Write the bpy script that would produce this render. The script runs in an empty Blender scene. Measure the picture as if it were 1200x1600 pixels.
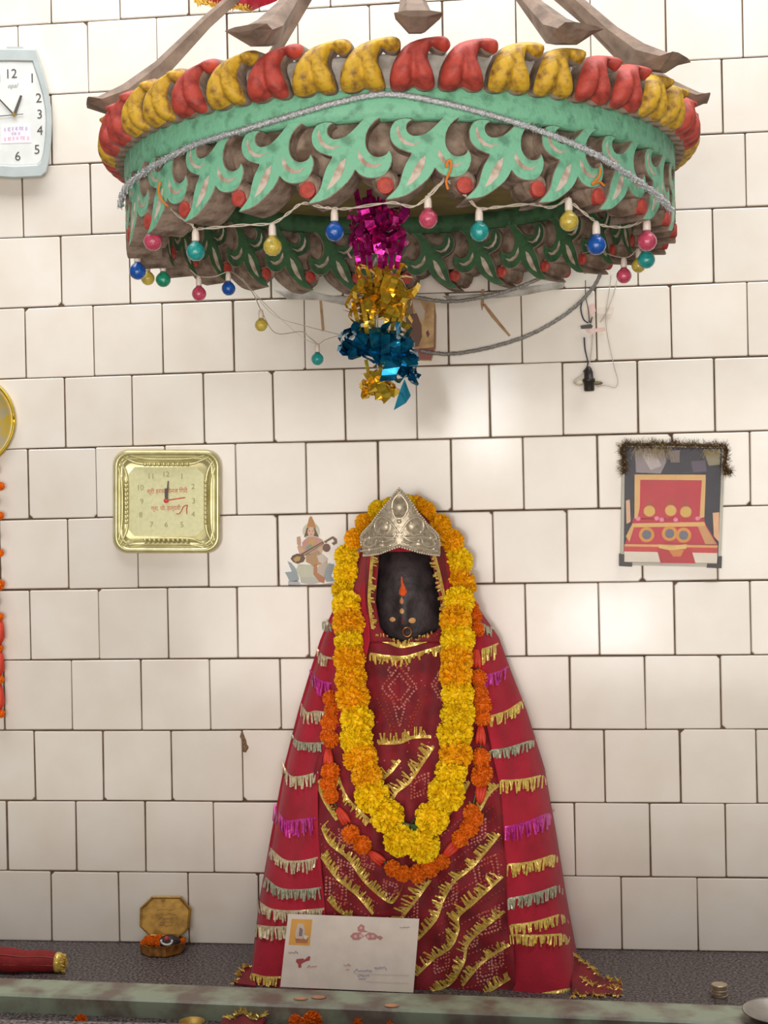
import bpy, bmesh, math, random
from mathutils import Vector, Matrix
from mathutils.geometry import delaunay_2d_cdt
random.seed(7)
scene = bpy.context.scene
C = bpy.context.collection

# ------------------------------------------------------------------ camera
F = 2250.0                                   # focal length in pixels of the 1200 x 1600 frame
CAM = Vector((0.0, -2.9615, 0.917))
YAW, PITCH, ROLL = -0.1128, -0.0053, -0.0194
_f = Vector((math.sin(YAW)*math.cos(PITCH), math.cos(YAW)*math.cos(PITCH), math.sin(PITCH)))
_r = Vector((math.cos(YAW), -math.sin(YAW), 0))
_u = _r.cross(_f)
RT = math.cos(ROLL)*_r + math.sin(ROLL)*_u
UP = -math.sin(ROLL)*_r + math.cos(ROLL)*_u
cd = bpy.data.cameras.new('camera'); cd.sensor_fit = 'HORIZONTAL'; cd.sensor_width = 36
cd.lens = F/1200*36; cd.clip_start = .05
cam = bpy.data.objects.new('camera', cd); C.objects.link(cam)
mw = Matrix.Identity(4)
for i in range(3):
    mw[i][0] = RT[i]; mw[i][1] = UP[i]; mw[i][2] = -_f[i]; mw[i][3] = CAM[i]
cam.matrix_world = mw
scene.camera = cam

# ------------------------------------------------------------------ light
scene.view_settings.view_transform = 'Standard'
scene.view_settings.look = 'None'
scene.view_settings.gamma = 1
scene.view_settings.exposure = 0.0
w = bpy.data.worlds.new('world'); scene.world = w; w.use_nodes = True
w.node_tree.nodes['Background'].inputs[0].default_value = (.95, .97, 1, 1)
w.node_tree.nodes['Background'].inputs[1].default_value = .13
def area(name, loc, target, sx, sy, power, col):
    l = bpy.data.lights.new(name, 'AREA'); l.shape = 'RECTANGLE'; l.size = sx; l.size_y = sy
    l.energy = power; l.color = col
    o = bpy.data.objects.new(name, l); C.objects.link(o); o.location = loc
    o.rotation_euler = (Vector(target)-Vector(loc)).to_track_quat('-Z', 'Y').to_euler()
    return o
area('open_front', (-.1, -4.0, .70), (-.15, 0, .95), 3.2, 1.4, 99, (1, .93, .85))   # the hall is open behind the camera
area('roof_light', (-.2, -.85, 3.1), (-.2, -.45, 0), 3.4, 1.2, 84, (.97, .985, 1))      # opening in the roof over the canopy
area('small_window', (-.36, -5.2, 1.42), (-.1, 0, 1.1), .24, .5, 7, (1, 1, .97))
area('small_window', (.30, -5.2, .22), (.1, 0, .7), .5, .3, 6, (.95, .98, 1))

# ------------------------------------------------------------------ pixel helpers (true depth is always given)
def ray(px, py): return _f + (px-600)/F*RT - (py-800)/F*UP
def at(px, py, Y=0.0):
    d = ray(px, py); t = (Y-CAM.y)/d.y
    return CAM + d*t
def floor_at(px, py, z=0.0):
    d = ray(px, py); t = (z-CAM.z)/d.z
    return CAM + d*t
def zc(ox, oy, s): return lambda x, y: (ox+x/s, oy+y/s)

# ------------------------------------------------------------------ materials
def nt(m): return m.node_tree.nodes, m.node_tree.links
MATS = {}
def mat(name, col, rough=.6, metal=0, var=.12, nscale=30, bump=0, bscale=80, col2=None, spec=.5, coat=0, trans=0, sheen=0, thr=None, rnd=0, alpha=1, sss=0):
    m = bpy.data.materials.new(name); m.use_nodes = True
    n, l = nt(m); b = n['Principled BSDF']
    b.inputs['Roughness'].default_value = rough; b.inputs['Metallic'].default_value = metal
    b.inputs['Specular IOR Level'].default_value = spec
    b.inputs['Coat Weight'].default_value = coat; b.inputs['Coat Roughness'].default_value = .1
    b.inputs['Transmission Weight'].default_value = trans
    b.inputs['Alpha'].default_value = alpha
    if sheen: b.inputs['Sheen Weight'].default_value = sheen
    tc = n.new('ShaderNodeTexCoord')
    nz = n.new('ShaderNodeTexNoise'); nz.inputs['Scale'].default_value = nscale; nz.inputs['Detail'].default_value = 5
    l.new(tc.outputs['Object'], nz.inputs['Vector'])
    cr = n.new('ShaderNodeValToRGB')
    c1 = col; c2 = col2 if col2 else tuple(max(0, min(1, c*(1-2.2*var))) for c in col)
    if thr: cr.color_ramp.elements[0].position, cr.color_ramp.elements[1].position = thr
    else: cr.color_ramp.elements[0].position = .3; cr.color_ramp.elements[1].position = .62
    cr.color_ramp.elements[0].color = (*c2, 1); cr.color_ramp.elements[1].color = (*c1, 1)
    l.new(nz.outputs['Fac'], cr.inputs['Fac'])
    out = cr.outputs['Color']
    if rnd:
        oi = n.new('ShaderNodeObjectInfo'); mr = n.new('ShaderNodeMapRange')
        mr.inputs['To Min'].default_value = 1-rnd; mr.inputs['To Max'].default_value = 1+rnd*.4
        l.new(oi.outputs['Random'], mr.inputs['Value'])
        hs = n.new('ShaderNodeHueSaturation'); l.new(mr.outputs['Result'], hs.inputs['Value']); l.new(out, hs.inputs['Color'])
        out = hs.outputs['Color']
    l.new(out, b.inputs['Base Color'])
    if bump:
        nb = n.new('ShaderNodeTexNoise'); nb.inputs['Scale'].default_value = bscale; nb.inputs['Detail'].default_value = 4
        l.new(tc.outputs['Object'], nb.inputs['Vector'])
        bp = n.new('ShaderNodeBump'); bp.inputs['Strength'].default_value = bump; bp.inputs['Distance'].default_value = .004
        l.new(nb.outputs['Fac'], bp.inputs['Height']); l.new(bp.outputs['Normal'], b.inputs['Normal'])
    MATS[name] = m
    return m
def srgb(r, g, b):
    return tuple(((c/255+.055)/1.055)**2.4 if c > 10 else c/255/12.92 for c in (r, g, b))
def flat(name, rgb, rough=.55, **k):
    return mat(name, srgb(*rgb), rough, var=k.pop('var', .05), **k)

m_tile = mat('glazed_tile', srgb(234, 226, 215), .13, var=.02, nscale=9, bump=.05, bscale=14, rnd=.05, spec=.45, col2=srgb(228, 217, 203))
m_grout = mat('dark_grout', srgb(112, 92, 72), .95, var=.3, nscale=25, col2=srgb(78, 62, 50))
m_granite = mat('speckled_granite', srgb(126, 112, 106), .5, nscale=190, col2=srgb(44, 42, 48), thr=(.42, .6), spec=.4)
m_marble = mat('green_marble', srgb(170, 180, 154), .4, nscale=14, col2=srgb(132, 116, 104), thr=(.38, .58), bump=.1)
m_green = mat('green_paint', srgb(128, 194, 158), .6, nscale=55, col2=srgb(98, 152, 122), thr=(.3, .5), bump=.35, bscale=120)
m_green_shade = mat('shaded_green_paint', srgb(66, 108, 70), .7, nscale=40, col2=srgb(46, 74, 50), thr=(.3, .55), bump=.3)  # same green darkened: the shade inside the ring is put into the colour
m_cement = mat('dusty_cement', srgb(158, 138, 122), .95, nscale=45, col2=srgb(104, 84, 68), thr=(.35, .62), bump=.6, bscale=70)
m_dust = mat('pale_dust', srgb(205, 200, 192), .95, nscale=30, col2=srgb(160, 152, 142), thr=(.35, .6), bump=.5)
m_slit = mat('bare_plaster', srgb(214, 196, 180), .9, nscale=60, col2=srgb(165, 140, 120), thr=(.35, .6), bump=.3)
m_khaki = mat('khaki_paint', srgb(150, 134, 84), .9, nscale=20, var=.15)
m_redp = mat('red_paint', srgb(188, 72, 58), .6, nscale=60, col2=srgb(146, 52, 44), thr=(.34, .55), bump=.4)
m_yelp = mat('yellow_paint', srgb(212, 168, 44), .6, nscale=70, col2=srgb(140, 100, 44), thr=(.34, .56), bump=.5)
m_wood = mat('bracket_grey_brown', srgb(150, 128, 112), .9, nscale=30, col2=srgb(108, 92, 80), bump=.5)
m_silver = mat('silver_tinsel', srgb(222, 224, 226), .3, metal=.4, nscale=300, var=.2, bump=.6, bscale=500)
m_gtinsel = mat('grey_tinsel', srgb(176, 172, 165), .4, metal=.5, nscale=300, var=.25, bump=.6, bscale=500)
m_stone = mat('black_stone', srgb(62, 50, 52), .55, nscale=35, col2=srgb(36, 28, 30), bump=.6, bscale=50, thr=(.35, .65))
m_mantle = mat('crimson_cotton', srgb(184, 24, 50), .85, nscale=18, col2=srgb(160, 16, 40), sheen=.08, bump=.25, bscale=260)
m_bandh = mat('maroon_bandhani', srgb(142, 15, 32), .75, nscale=25, col2=srgb(100, 8, 20), sheen=.08, bump=.2, bscale=200)
m_dotp = mat('pink_tie_dots', srgb(232, 160, 148), .8, nscale=60, col2=srgb(205, 96, 70), thr=(.35, .6))
m_doto = mat('orange_tie_dots', srgb(206, 88, 44), .8)
m_gold = mat('gold_foil', srgb(250, 216, 80), .2, metal=.72, nscale=120, col2=srgb(220, 170, 36))
m_goldf = mat('gold_fringe_foil', srgb(250, 222, 120), .28, metal=.28, nscale=150, col2=srgb(200, 160, 60))
m_silf = mat('pale_fringe_foil', srgb(236, 222, 186), .3, metal=.28, nscale=150, col2=srgb(186, 160, 116))
m_grnf = mat('greenish_fringe_foil', srgb(196, 198, 168), .3, metal=.28, nscale=150, col2=srgb(132, 132, 104))
m_magf = mat('magenta_fringe_foil', srgb(226, 70, 176), .32, metal=.28, nscale=150, col2=srgb(180, 30, 120))
m_mag = mat('magenta_foil', srgb(226, 50, 166), .2, metal=.75, nscale=90, col2=srgb(150, 14, 96))
m_blue = mat('blue_foil', srgb(30, 140, 184), .16, metal=.75, nscale=70, col2=srgb(12, 82, 116))
m_cyanf = mat('cyan_foil', srgb(60, 170, 205), .3, metal=.7)
m_crown = mat('silver_repousse', srgb(236, 226, 206), .3, metal=.5, nscale=120, col2=srgb(206, 192, 168))
m_crownd = mat('darker_silver', srgb(206, 192, 168), .38, metal=.35, nscale=140, col2=srgb(158, 142, 118), bump=.2, bscale=200)  # plate silver set darker than the raised work, for relief contrast
m_brass = mat('dull_brass', srgb(196, 162, 84), .4, metal=.7, nscale=40, col2=srgb(150, 118, 58))
m_mary = mat('marigold_yellow', srgb(255, 226, 24), .6, nscale=70, col2=srgb(255, 200, 8), rnd=.06, spec=.25)
m_maro = mat('marigold_amber', srgb(255, 196, 16), .6, nscale=70, col2=srgb(250, 164, 8), rnd=.06, spec=.25)
m_mard = mat('marigold_deep_orange', srgb(246, 134, 26), .6, nscale=90, col2=srgb(216, 88, 10), rnd=.08, spec=.25)
m_redfl = mat('red_petal', srgb(226, 66, 40), .6, nscale=60)
m_leaf = mat('leaf_green', srgb(70, 110, 60), .6)
m_wire = mat('cream_wire', srgb(206, 194, 176), .6)
m_dwire = mat('dark_wire', srgb(70, 66, 78), .6)
m_black = mat('black_plastic', srgb(52, 44, 40), .45)
m_white = flat('white_plastic', (238, 236, 228), .4)
m_pinkt = flat('pink_tape', (232, 196, 188), .6)
m_socket = flat('bulb_neck', (236, 220, 206), .4)
def glassy(name, rgb):
    m = mat(name, srgb(*rgb), .18, var=.15, nscale=120, trans=.35, coat=.4, bump=.5, bscale=160); return m
m_bulb = {'pink': glassy('pink_bulb', (232, 96, 128)), 'teal': glassy('teal_bulb', (50, 184, 178)), 'yellow': glassy('yellow_bulb', (232, 208, 92)),
          'blue': glassy('blue_bulb', (36, 104, 200)), 'green': glassy('green_bulb', (40, 170, 132))}
m_paper = flat('cream_paper', (238, 222, 208), .7)
m_clockw = flat('clock_grey_white', (186, 194, 192), .35, coat=.2)
m_dial = flat('white_dial', (226, 228, 224), .4)
m_clockg = mat('pale_gold_plastic', srgb(216, 208, 156), .28, metal=.45, nscale=40, col2=srgb(196, 186, 128), coat=.3)
m_dialg = mat('pale_green_gold_dial', srgb(214, 210, 162), .4, nscale=120, col2=srgb(202, 200, 152), metal=.15)
m_ink = flat('dark_ink', (84, 78, 70))
m_inkred = flat('red_ink', (206, 70, 62))
m_inkpink = flat('pink_ink', (226, 150, 182))
m_inkpurple = flat('purple_ink', (160, 140, 190))
m_steel = mat('steel', srgb(190, 186, 180), .3, metal=.9)
m_glass = mat('picture_glass', (1, 1, 1), .05, trans=1, spec=.3, alpha=.04)
_fc = {}
def ink(rgb):
    if rgb not in _fc: _fc[rgb] = flat('print_%02x%02x%02x' % rgb, rgb, .5)
    return _fc[rgb]

# ------------------------------------------------------------------ mesh helpers
class MB:
    def __init__(s): s.v = []; s.f = []; s.m = []
    def add(s, vs, fs, mi=0):
        o = len(s.v); s.v += [tuple(v) for v in vs]
        for f in fs: s.f.append(tuple(o+i for i in f)); s.m.append(mi)
    def box(s, lo, hi, mi=0):
        x0, y0, z0 = lo; x1, y1, z1 = hi
        s.add([(x0,y0,z0),(x1,y0,z0),(x1,y1,z0),(x0,y1,z0),(x0,y0,z1),(x1,y0,z1),(x1,y1,z1),(x0,y1,z1)],
              [(0,3,2,1),(4,5,6,7),(0,1,5,4),(1,2,6,5),(2,3,7,6),(3,0,4,7)], mi)
    def tube(s, path, r, n=6, mi=0, cap=True):
        P = [Vector(p) for p in path]; rr = r if hasattr(r, '__len__') else [r]*len(P)
        vs = []; fs = []; nrm = None
        for i, p in enumerate(P):
            t = (P[min(i+1, len(P)-1)]-P[max(i-1, 0)])
            t = t.normalized() if t.length > 1e-9 else Vector((0, 0, 1))
            if nrm is None:
                a = Vector((0, 0, 1)) if abs(t.z) < .9 else Vector((1, 0, 0)); nrm = t.cross(a).normalized()
            else:
                nrm = (nrm - t*nrm.dot(t)); nrm = nrm.normalized() if nrm.length > 1e-6 else t.orthogonal().normalized()
            bn = t.cross(nrm)
            for k in range(n):
                a = 2*math.pi*k/n; vs.append(p+(nrm*math.cos(a)+bn*math.sin(a))*rr[i])
        for i in range(len(P)-1):
            for k in range(n):
                k2 = (k+1) % n; fs.append((i*n+k, i*n+k2, (i+1)*n+k2, (i+1)*n+k))
        if cap: fs.append(tuple(reversed(range(n)))); fs.append(tuple((len(P)-1)*n+k for k in range(n)))
        s.add(vs, fs, mi)
    def lathe(s, prof, center, axis=(0, 0, 1), n=16, mi=0, cap=True):
        ax = Vector(axis).normalized(); u = ax.orthogonal().normalized(); v = ax.cross(u); c = Vector(center)
        vs = []; fs = []
        for r, h in prof:
            for k in range(n):
                a = 2*math.pi*k/n; vs.append(c+ax*h+(u*math.cos(a)+v*math.sin(a))*r)
        for i in range(len(prof)-1):
            for k in range(n):
                k2 = (k+1) % n; fs.append((i*n+k, i*n+k2, (i+1)*n+k2, (i+1)*n+k))
        if cap: fs.append(tuple(reversed(range(n)))); fs.append(tuple((len(prof)-1)*n+k for k in range(n)))
        s.add(vs, fs, mi)
    def sphere(s, c, r, n=12, mi=0, sc=(1, 1, 1)):
        c = Vector(c); vs = []; fs = []; h = n//2
        for i in range(h+1):
            t = math.pi*i/h
            for k in range(n):
                a = 2*math.pi*k/n
                vs.append(c+Vector((r*sc[0]*math.sin(t)*math.cos(a), r*sc[1]*math.sin(t)*math.sin(a), r*sc[2]*math.cos(t))))
        for i in range(h):
            for k in range(n):
                k2 = (k+1) % n; fs.append((i*n+k, (i+1)*n+k, (i+1)*n+k2, i*n+k2))
        s.add(vs, fs, mi)
    def prism(s, pts, back, mi=0, mside=None):
        """pts: world points of the front outline; back: vector to the back outline"""
        n = len(pts); P = [Vector(p) for p in pts]; b = Vector(back)
        s.add(P+[p+b for p in P], [], mi)
        o = len(s.v)-2*n
        s.f.append(tuple(o+i for i in range(n))); s.m.append(mi)
        s.f.append(tuple(o+n+i for i in reversed(range(n)))); s.m.append(mi if mside is None else mside)
        for i in range(n):
            j = (i+1) % n; s.f.append((o+i, o+n+i, o+n+j, o+j)); s.m.append(mi if mside is None else mside)
    def pxpoly(s, pts, Y, t=.0004, mi=0, mside=None):
        s.prism([at(x, y, Y-t) for x, y in pts], (0, t, 0), mi, mside)
    def build(s, name, mats, parent=None, smooth=False, recalc=True, tri=False):
        o0 = origin(parent)
        me = bpy.data.meshes.new(name)
        me.from_pydata([(a-o0.x, b-o0.y, c-o0.z) for a, b, c in s.v], [], s.f)
        if not isinstance(mats, (list, tuple)): mats = [mats]
        for m in mats: me.materials.append(m)
        me.polygons.foreach_set('material_index', s.m)
        if recalc:
            bm = bmesh.new(); bm.from_mesh(me); bmesh.ops.recalc_face_normals(bm, faces=bm.faces); bm.to_mesh(me); bm.free()
        if smooth: me.polygons.foreach_set('use_smooth', [True]*len(me.polygons))
        me.update()
        o = bpy.data.objects.new(name, me); C.objects.link(o)
        if parent: o.parent = parent
        return o
def origin(p):
    v = Vector((0, 0, 0))
    while p is not None: v += p.location; p = p.parent
    return v
def tag(o, label=None, cat=None, group=None, kind=None):
    if label: o['label'] = label
    if cat: o['category'] = cat
    if group: o['group'] = group
    if kind: o['kind'] = kind
    return o
def thing(name, loc, label, cat, group=None):
    o = bpy.data.objects.new(name, None); C.objects.link(o); o.location = loc; o.empty_display_size = .05
    return tag(o, label, cat, group)
def inst(name, me, parent, loc, rot=(0, 0, 0), sc=(1, 1, 1)):
    o = bpy.data.objects.new(name, me); C.objects.link(o); o.parent = parent
    o.location = Vector(loc)-origin(parent); o.rotation_euler = rot; o.scale = sc if hasattr(sc, '__len__') else (sc,)*3
    return o
def smooth_path(P, k=6):
    P = [Vector(p) for p in P]; out = []
    for i in range(len(P)-1):
        a = P[max(i-1, 0)]; b = P[i]; c = P[i+1]; d = P[min(i+2, len(P)-1)]
        for j in range(k):
            t = j/k
            out.append(.5*((2*b)+(c-a)*t+(2*a-5*b+4*c-d)*t*t+(3*b-a-3*c+d)*t**3))
    out.append(P[-1]); return out
def smooth_closed(P, k=3):
    n = len(P); P = [Vector(p) for p in P]; out = []
    for i in range(n):
        a, b, c, d = P[i-1], P[i], P[(i+1) % n], P[(i+2) % n]
        for j in range(k):
            t = j/k
            out.append(.5*((2*b)+(c-a)*t+(2*a-5*b+4*c-d)*t*t+(3*b-a-3*c+d)*t**3))
    return out
def resample(P, step):
    P = [Vector(p) for p in P]; out = [P[0]]; acc = 0
    for i in range(len(P)-1):
        a, b = P[i], P[i+1]; L = (b-a).length; pos = step-acc
        while pos <= L:
            out.append(a+(b-a)*(pos/L)); pos += step
        acc = (acc+L) % step if L else acc
    return out
def interp(tab, y):
    if y <= tab[0][0]: return tab[0][1:]
    for a, b in zip(tab, tab[1:]):
        if y <= b[0]:
            t = (y-a[0])/(b[0]-a[0]); return tuple(p+(q-p)*t for p, q in zip(a[1:], b[1:]))
    return tab[-1][1:]
def dist_poly(p, poly):
    best = 1e9; n = len(poly)
    for i in range(n):
        a = poly[i]; b = poly[(i+1) % n]; ab = b-a; t = max(0, min(1, (p-a).dot(ab)/max(ab.length_squared, 1e-12)))
        best = min(best, (p-(a+ab*t)).length)
    return best
def inside(p, poly):
    c = False; n = len(poly)
    for i in range(n):
        a = poly[i]; b = poly[i-1]
        if (a.y > p.y) != (b.y > p.y) and p.x < (b.x-a.x)*(p.y-a.y)/(b.y-a.y)+a.x: c = not c
    return c
def inflate(outline, step, hfun):
    """2-D outline (Vectors) -> list of (x, y, h) and triangles; h from the distance to the rim"""
    poly = [Vector((p[0], p[1])) for p in outline]
    xs = [p.x for p in poly]; ys = [p.y for p in poly]; pts = list(poly); n = len(poly)
    y = min(ys)+step*.5; row = 0
    while y < max(ys):
        x = min(xs)+step*(.5 if row % 2 else 0)
        while x < max(xs):
            q = Vector((x, y))
            if inside(q, poly) and dist_poly(q, poly) > step*.4: pts.append(q)
            x += step
        y += step*.87; row += 1
    r = delaunay_2d_cdt(pts, [], [list(range(n))], 1, 1e-9)
    V, Fc = r[0], r[2]
    return [(v.x, v.y, hfun(v, dist_poly(v, poly))) for v in V], [tuple(f) for f in Fc]

# ================================================================== SETTING
# ---- back wall: grout bed with every tile as a piece of its own
PITCHZ = .15
bed = MB(); bed.box((-3.2, .0035, -.6), (2.6, .16, 3.4))
wall = bed.build('wall_back', m_grout); tag(wall, 'wall of square glazed off-white tiles with dark joints', None, kind='structure')
JO = {0:[78.5,186,294], 1:[28,137,245,1041,1161], 2:[80,1129.5], 3:[35,141,1166], 4:[95,202,997,1115],
 5:[39.5,146,253.5,365,476,587,701,815.5,932,1049,1169], 6:[101,206,318,427,539,651,765,880,997,1117],
 7:[44,150,369,479,591,705,818,934,1051,1172], 8:[106,215,325,434,543,771,886,1003,1121],
 9:[47,154,262,371,482,821,936,1054,1173], 10:[6,112,221,328,439,891,1008,1126],
 11:[54,161,268,379,945,1063,1182], 12:[11,119,227,334,898,1016,1134], 13:[80,186,295,971,1090]}
ROWY = {r: 38-12+r*111.5 for r in range(14)}
def tile_mesh(x0, x1, z0, z1):
    g = .0016; bv = .0018; T = .0036
    x0 += g*random.uniform(.5, 1.3); x1 -= g*random.uniform(.5, 1.3); z0 += g*random.uniform(.6, 1.3); z1 -= g*random.uniform(.6, 1.3)
    j = lambda s=.0007: random.uniform(-s, s)
    q = [(x0+j(), z0+j()), (x1+j(), z0+j()), (x1+j(), z1+j()), (x0+j(), z1+j())]
    out = []
    for i, (x, z) in enumerate(q):                       # worn corners here and there
        c = .002 if random.random() > .12 else random.uniform(.004, .008)
        px_, pz_ = q[i-1]; nx_, nz_ = q[(i+1) % 4]
        a = Vector((px_-x, pz_-z)).normalized()*c; b = Vector((nx_-x, nz_-z)).normalized()*c
        out += [(x+a.x, z+a.y), (x+b.x, z+b.y)]
    cx = (x0+x1)/2; cz = (z0+z1)/2; tx = random.uniform(-.004, .004); tz = random.uniform(-.004, .004)
    mb = MB(); n = 8
    ins = []
    for (x, z) in out:
        ins.append((x+(bv if x < cx else -bv), z+(bv if z < cz else -bv)))
    dy = lambda x, z: tx*(x-cx)+tz*(z-cz)
    vs = [(x, dy(x, z), z) for x, z in ins]+[(x, dy(x, z)+.0012, z) for x, z in out]+[(x, T+.002, z) for x, z in out]
    fs = [tuple(range(n))]
    for i in range(n):
        k = (i+1) % n; fs += [(i, n+i, n+k, k), (n+i, 2*n+i, 2*n+k, n+k)]
    mb.add(vs, fs); return mb
XMIN, XMAX = -1.62, 1.02
for r in range(-2, 14):
    z1 = PITCHZ*(14-r); z0 = PITCHZ*(13-r)
    if r in JO: xs = sorted(at(x, ROWY[r]-55, 0).x for x in JO[r])
    else: xs = [(.03 if r % 2 else -.045)]
    full = []
    for a, b in zip(xs, xs[1:]):
        n = max(1, round((b-a)/.15)); full += [a+(b-a)*k/n for k in range(n)]
    full.append(xs[-1])
    while full[0] > XMIN: full.insert(0, full[0]-.15)
    while full[-1] < XMAX: full.append(full[-1]+.15)
    for a, b in zip(full, full[1:]):
        tile_mesh(a, b, z0, z1).build('tile', m_tile, wall)
# ---- altar floor and the marble kerb in front of it
fl = MB(); fl.box((-3.2, -.33, -.12), (2.6, .01, 0))
tag(fl.build('floor', m_granite), 'dark speckled granite altar top', kind='structure')
A = floor_at(0, 1527, .012); B = floor_at(1200, 1572, .012); A2 = floor_at(0, 1553, .012); B2 = floor_at(1200, 1597, .012)
d = (B-A).normalized(); pB = Vector((d.y, -d.x, 0))
wid = abs((A2-A).dot(pB))
kA = A-d*1.2; kB = B+d*1.0
bv = .004
prof = [(0, -.05), (0, .012-bv), (bv, .012), (wid-bv, .012), (wid, .012-bv), (wid, -.05)]
kb = MB(); vs = []
for e in (kA, kB):
    for o_, z_ in prof: vs.append((e.x+pB.x*o_, e.y+pB.y*o_, z_))
n = len(prof)
kb.add(vs, [(i, i+1, n+i+1, n+i) for i in range(n-1)]+[tuple(range(n)), tuple(range(2*n-1, n-1, -1))])
tag(kb.build('trim_1', m_marble), 'mottled grey-green marble kerb along the altar edge', kind='structure')
lf = MB(); lf.box((-3.2, -3.6, -.12), (2.6, -.30, -.022))
# lower granite step
tag(lf.build('floor', m_granite), 'granite step in front of the marble kerb', kind='structure')

pp_ = MB(); pp_.box((-2.6, -1.26, -.12), (2.2, -1.12, .222)); pp_.box((-2.6, -1.275, .222), (2.2, -1.105, .236))
tag(pp_.build('light_blocker', m_granite), 'added low granite block out of view that shades the lower wall', kind='structure')  # added below the view to block low front light and darken the wall base

# ================================================================== CANOPY
CY = -.475; RO = .468; RI = .408; CX = at(624, 300, CY).x; EYE = CAM.z
KF = (2.9615-.475-RO)/F                      # metres per pixel on the front of the drum
zf = lambda y: EYE+(788-y)*KF
Z_TOP, Z_BAND, Z_LEAF = zf(141), zf(177), zf(304)
canopy = thing('temple_canopy', (CX, CY, Z_LEAF), 'round painted canopy with pierced green leaf frieze and red and yellow petals on its rim', 'canopy')
def cyl(th, r, z): return Vector((CX+r*math.sin(th), CY-r*math.cos(th), z))
def ring_band(prof, n=96):
    mb = MB(); vs = []; fs = []; k = len(prof)
    for i in range(n):
        a = 2*math.pi*i/n
        for r, z in prof: vs.append(cyl(a, r, z))
    for i in range(n):
        for j in range(k):
            i2 = (i+1) % n; j2 = (j+1) % k
            fs.append((i*k+j, i2*k+j, i2*k+j2, i*k+j2))
    mb.add(vs, fs); return mb
b_ = ring_band([(RO, Z_BAND-.004), (RO+.001, Z_BAND+.01), (RO+.001, Z_TOP+.004), (RO-.004, Z_TOP+.008), (RI+.02, Z_TOP+.008), (RI+.02, Z_BAND-.004)])
b_.build('drum_band', m_green, canopy, True)
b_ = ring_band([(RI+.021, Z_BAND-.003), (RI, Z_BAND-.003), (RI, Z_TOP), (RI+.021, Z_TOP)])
b_.build('inner_band', m_green_shade, canopy, True)
b_ = ring_band([(RO-.026, zf(262)), (RO-.026, Z_BAND+.004), (RI+.012, Z_BAND+.004), (RI+.012, zf(262))])
b_.build('frieze_ground', m_cement, canopy, True)
# roof slab closing the ring at the band top, dusty above, khaki below
mb = MB(); mb.lathe([(RI+.01, -.003), (RI+.01, 0)], (CX, CY, Z_TOP), n=64); mb.build('ceiling_panel', m_khaki, canopy)
mb = MB(); mb.lathe([(RO-.004, 0.0), (RO+.004, .02), (RO+.0, .05), (RO-.02, .062), (RO-.08, .066), (.02, .075)], (CX, CY, Z_TOP), n=72)
mb.build('roof_slab', m_dust, canopy, True)

# -- leaf unit, traced in the frieze's own flat coordinates (metres), then bent round the drum
U = lambda x, y: ((x-340)/4*KF, zf(130+y/4)-Z_LEAF)
leaf_o = [(452,165),(440,195),(400,240),(345,288),(300,312),(245,318),(210,292),(206,255),(226,232),(244,222),(225,210),(185,208),(130,225),(98,275),(96,325),(112,365),(150,402),(215,428),(228,436),(192,492),(166,560),(146,628),(108,672),(62,716),
          (110,716),(185,700),(260,655),(330,600),(368,548),(380,528),(400,552),(450,578),(515,582),(570,560),(606,510),(616,455),(606,420),(592,402),(582,425),(555,441),(520,446),(484,430),(456,388),(452,330),(470,275),(510,225),(560,198),(625,184),(640,165)]
slits = [[(322,446),(284,470),(250,520),(222,580),(190,640),(232,620),(276,578),(308,520)],
         [(150,252),(138,290),(150,335),(184,374),(236,388),(300,362),(240,370),(196,352),(166,316)],
         [(404,404),(398,446),(420,486),(470,516),(520,516),(556,486),(500,498),(448,474)]]
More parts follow.
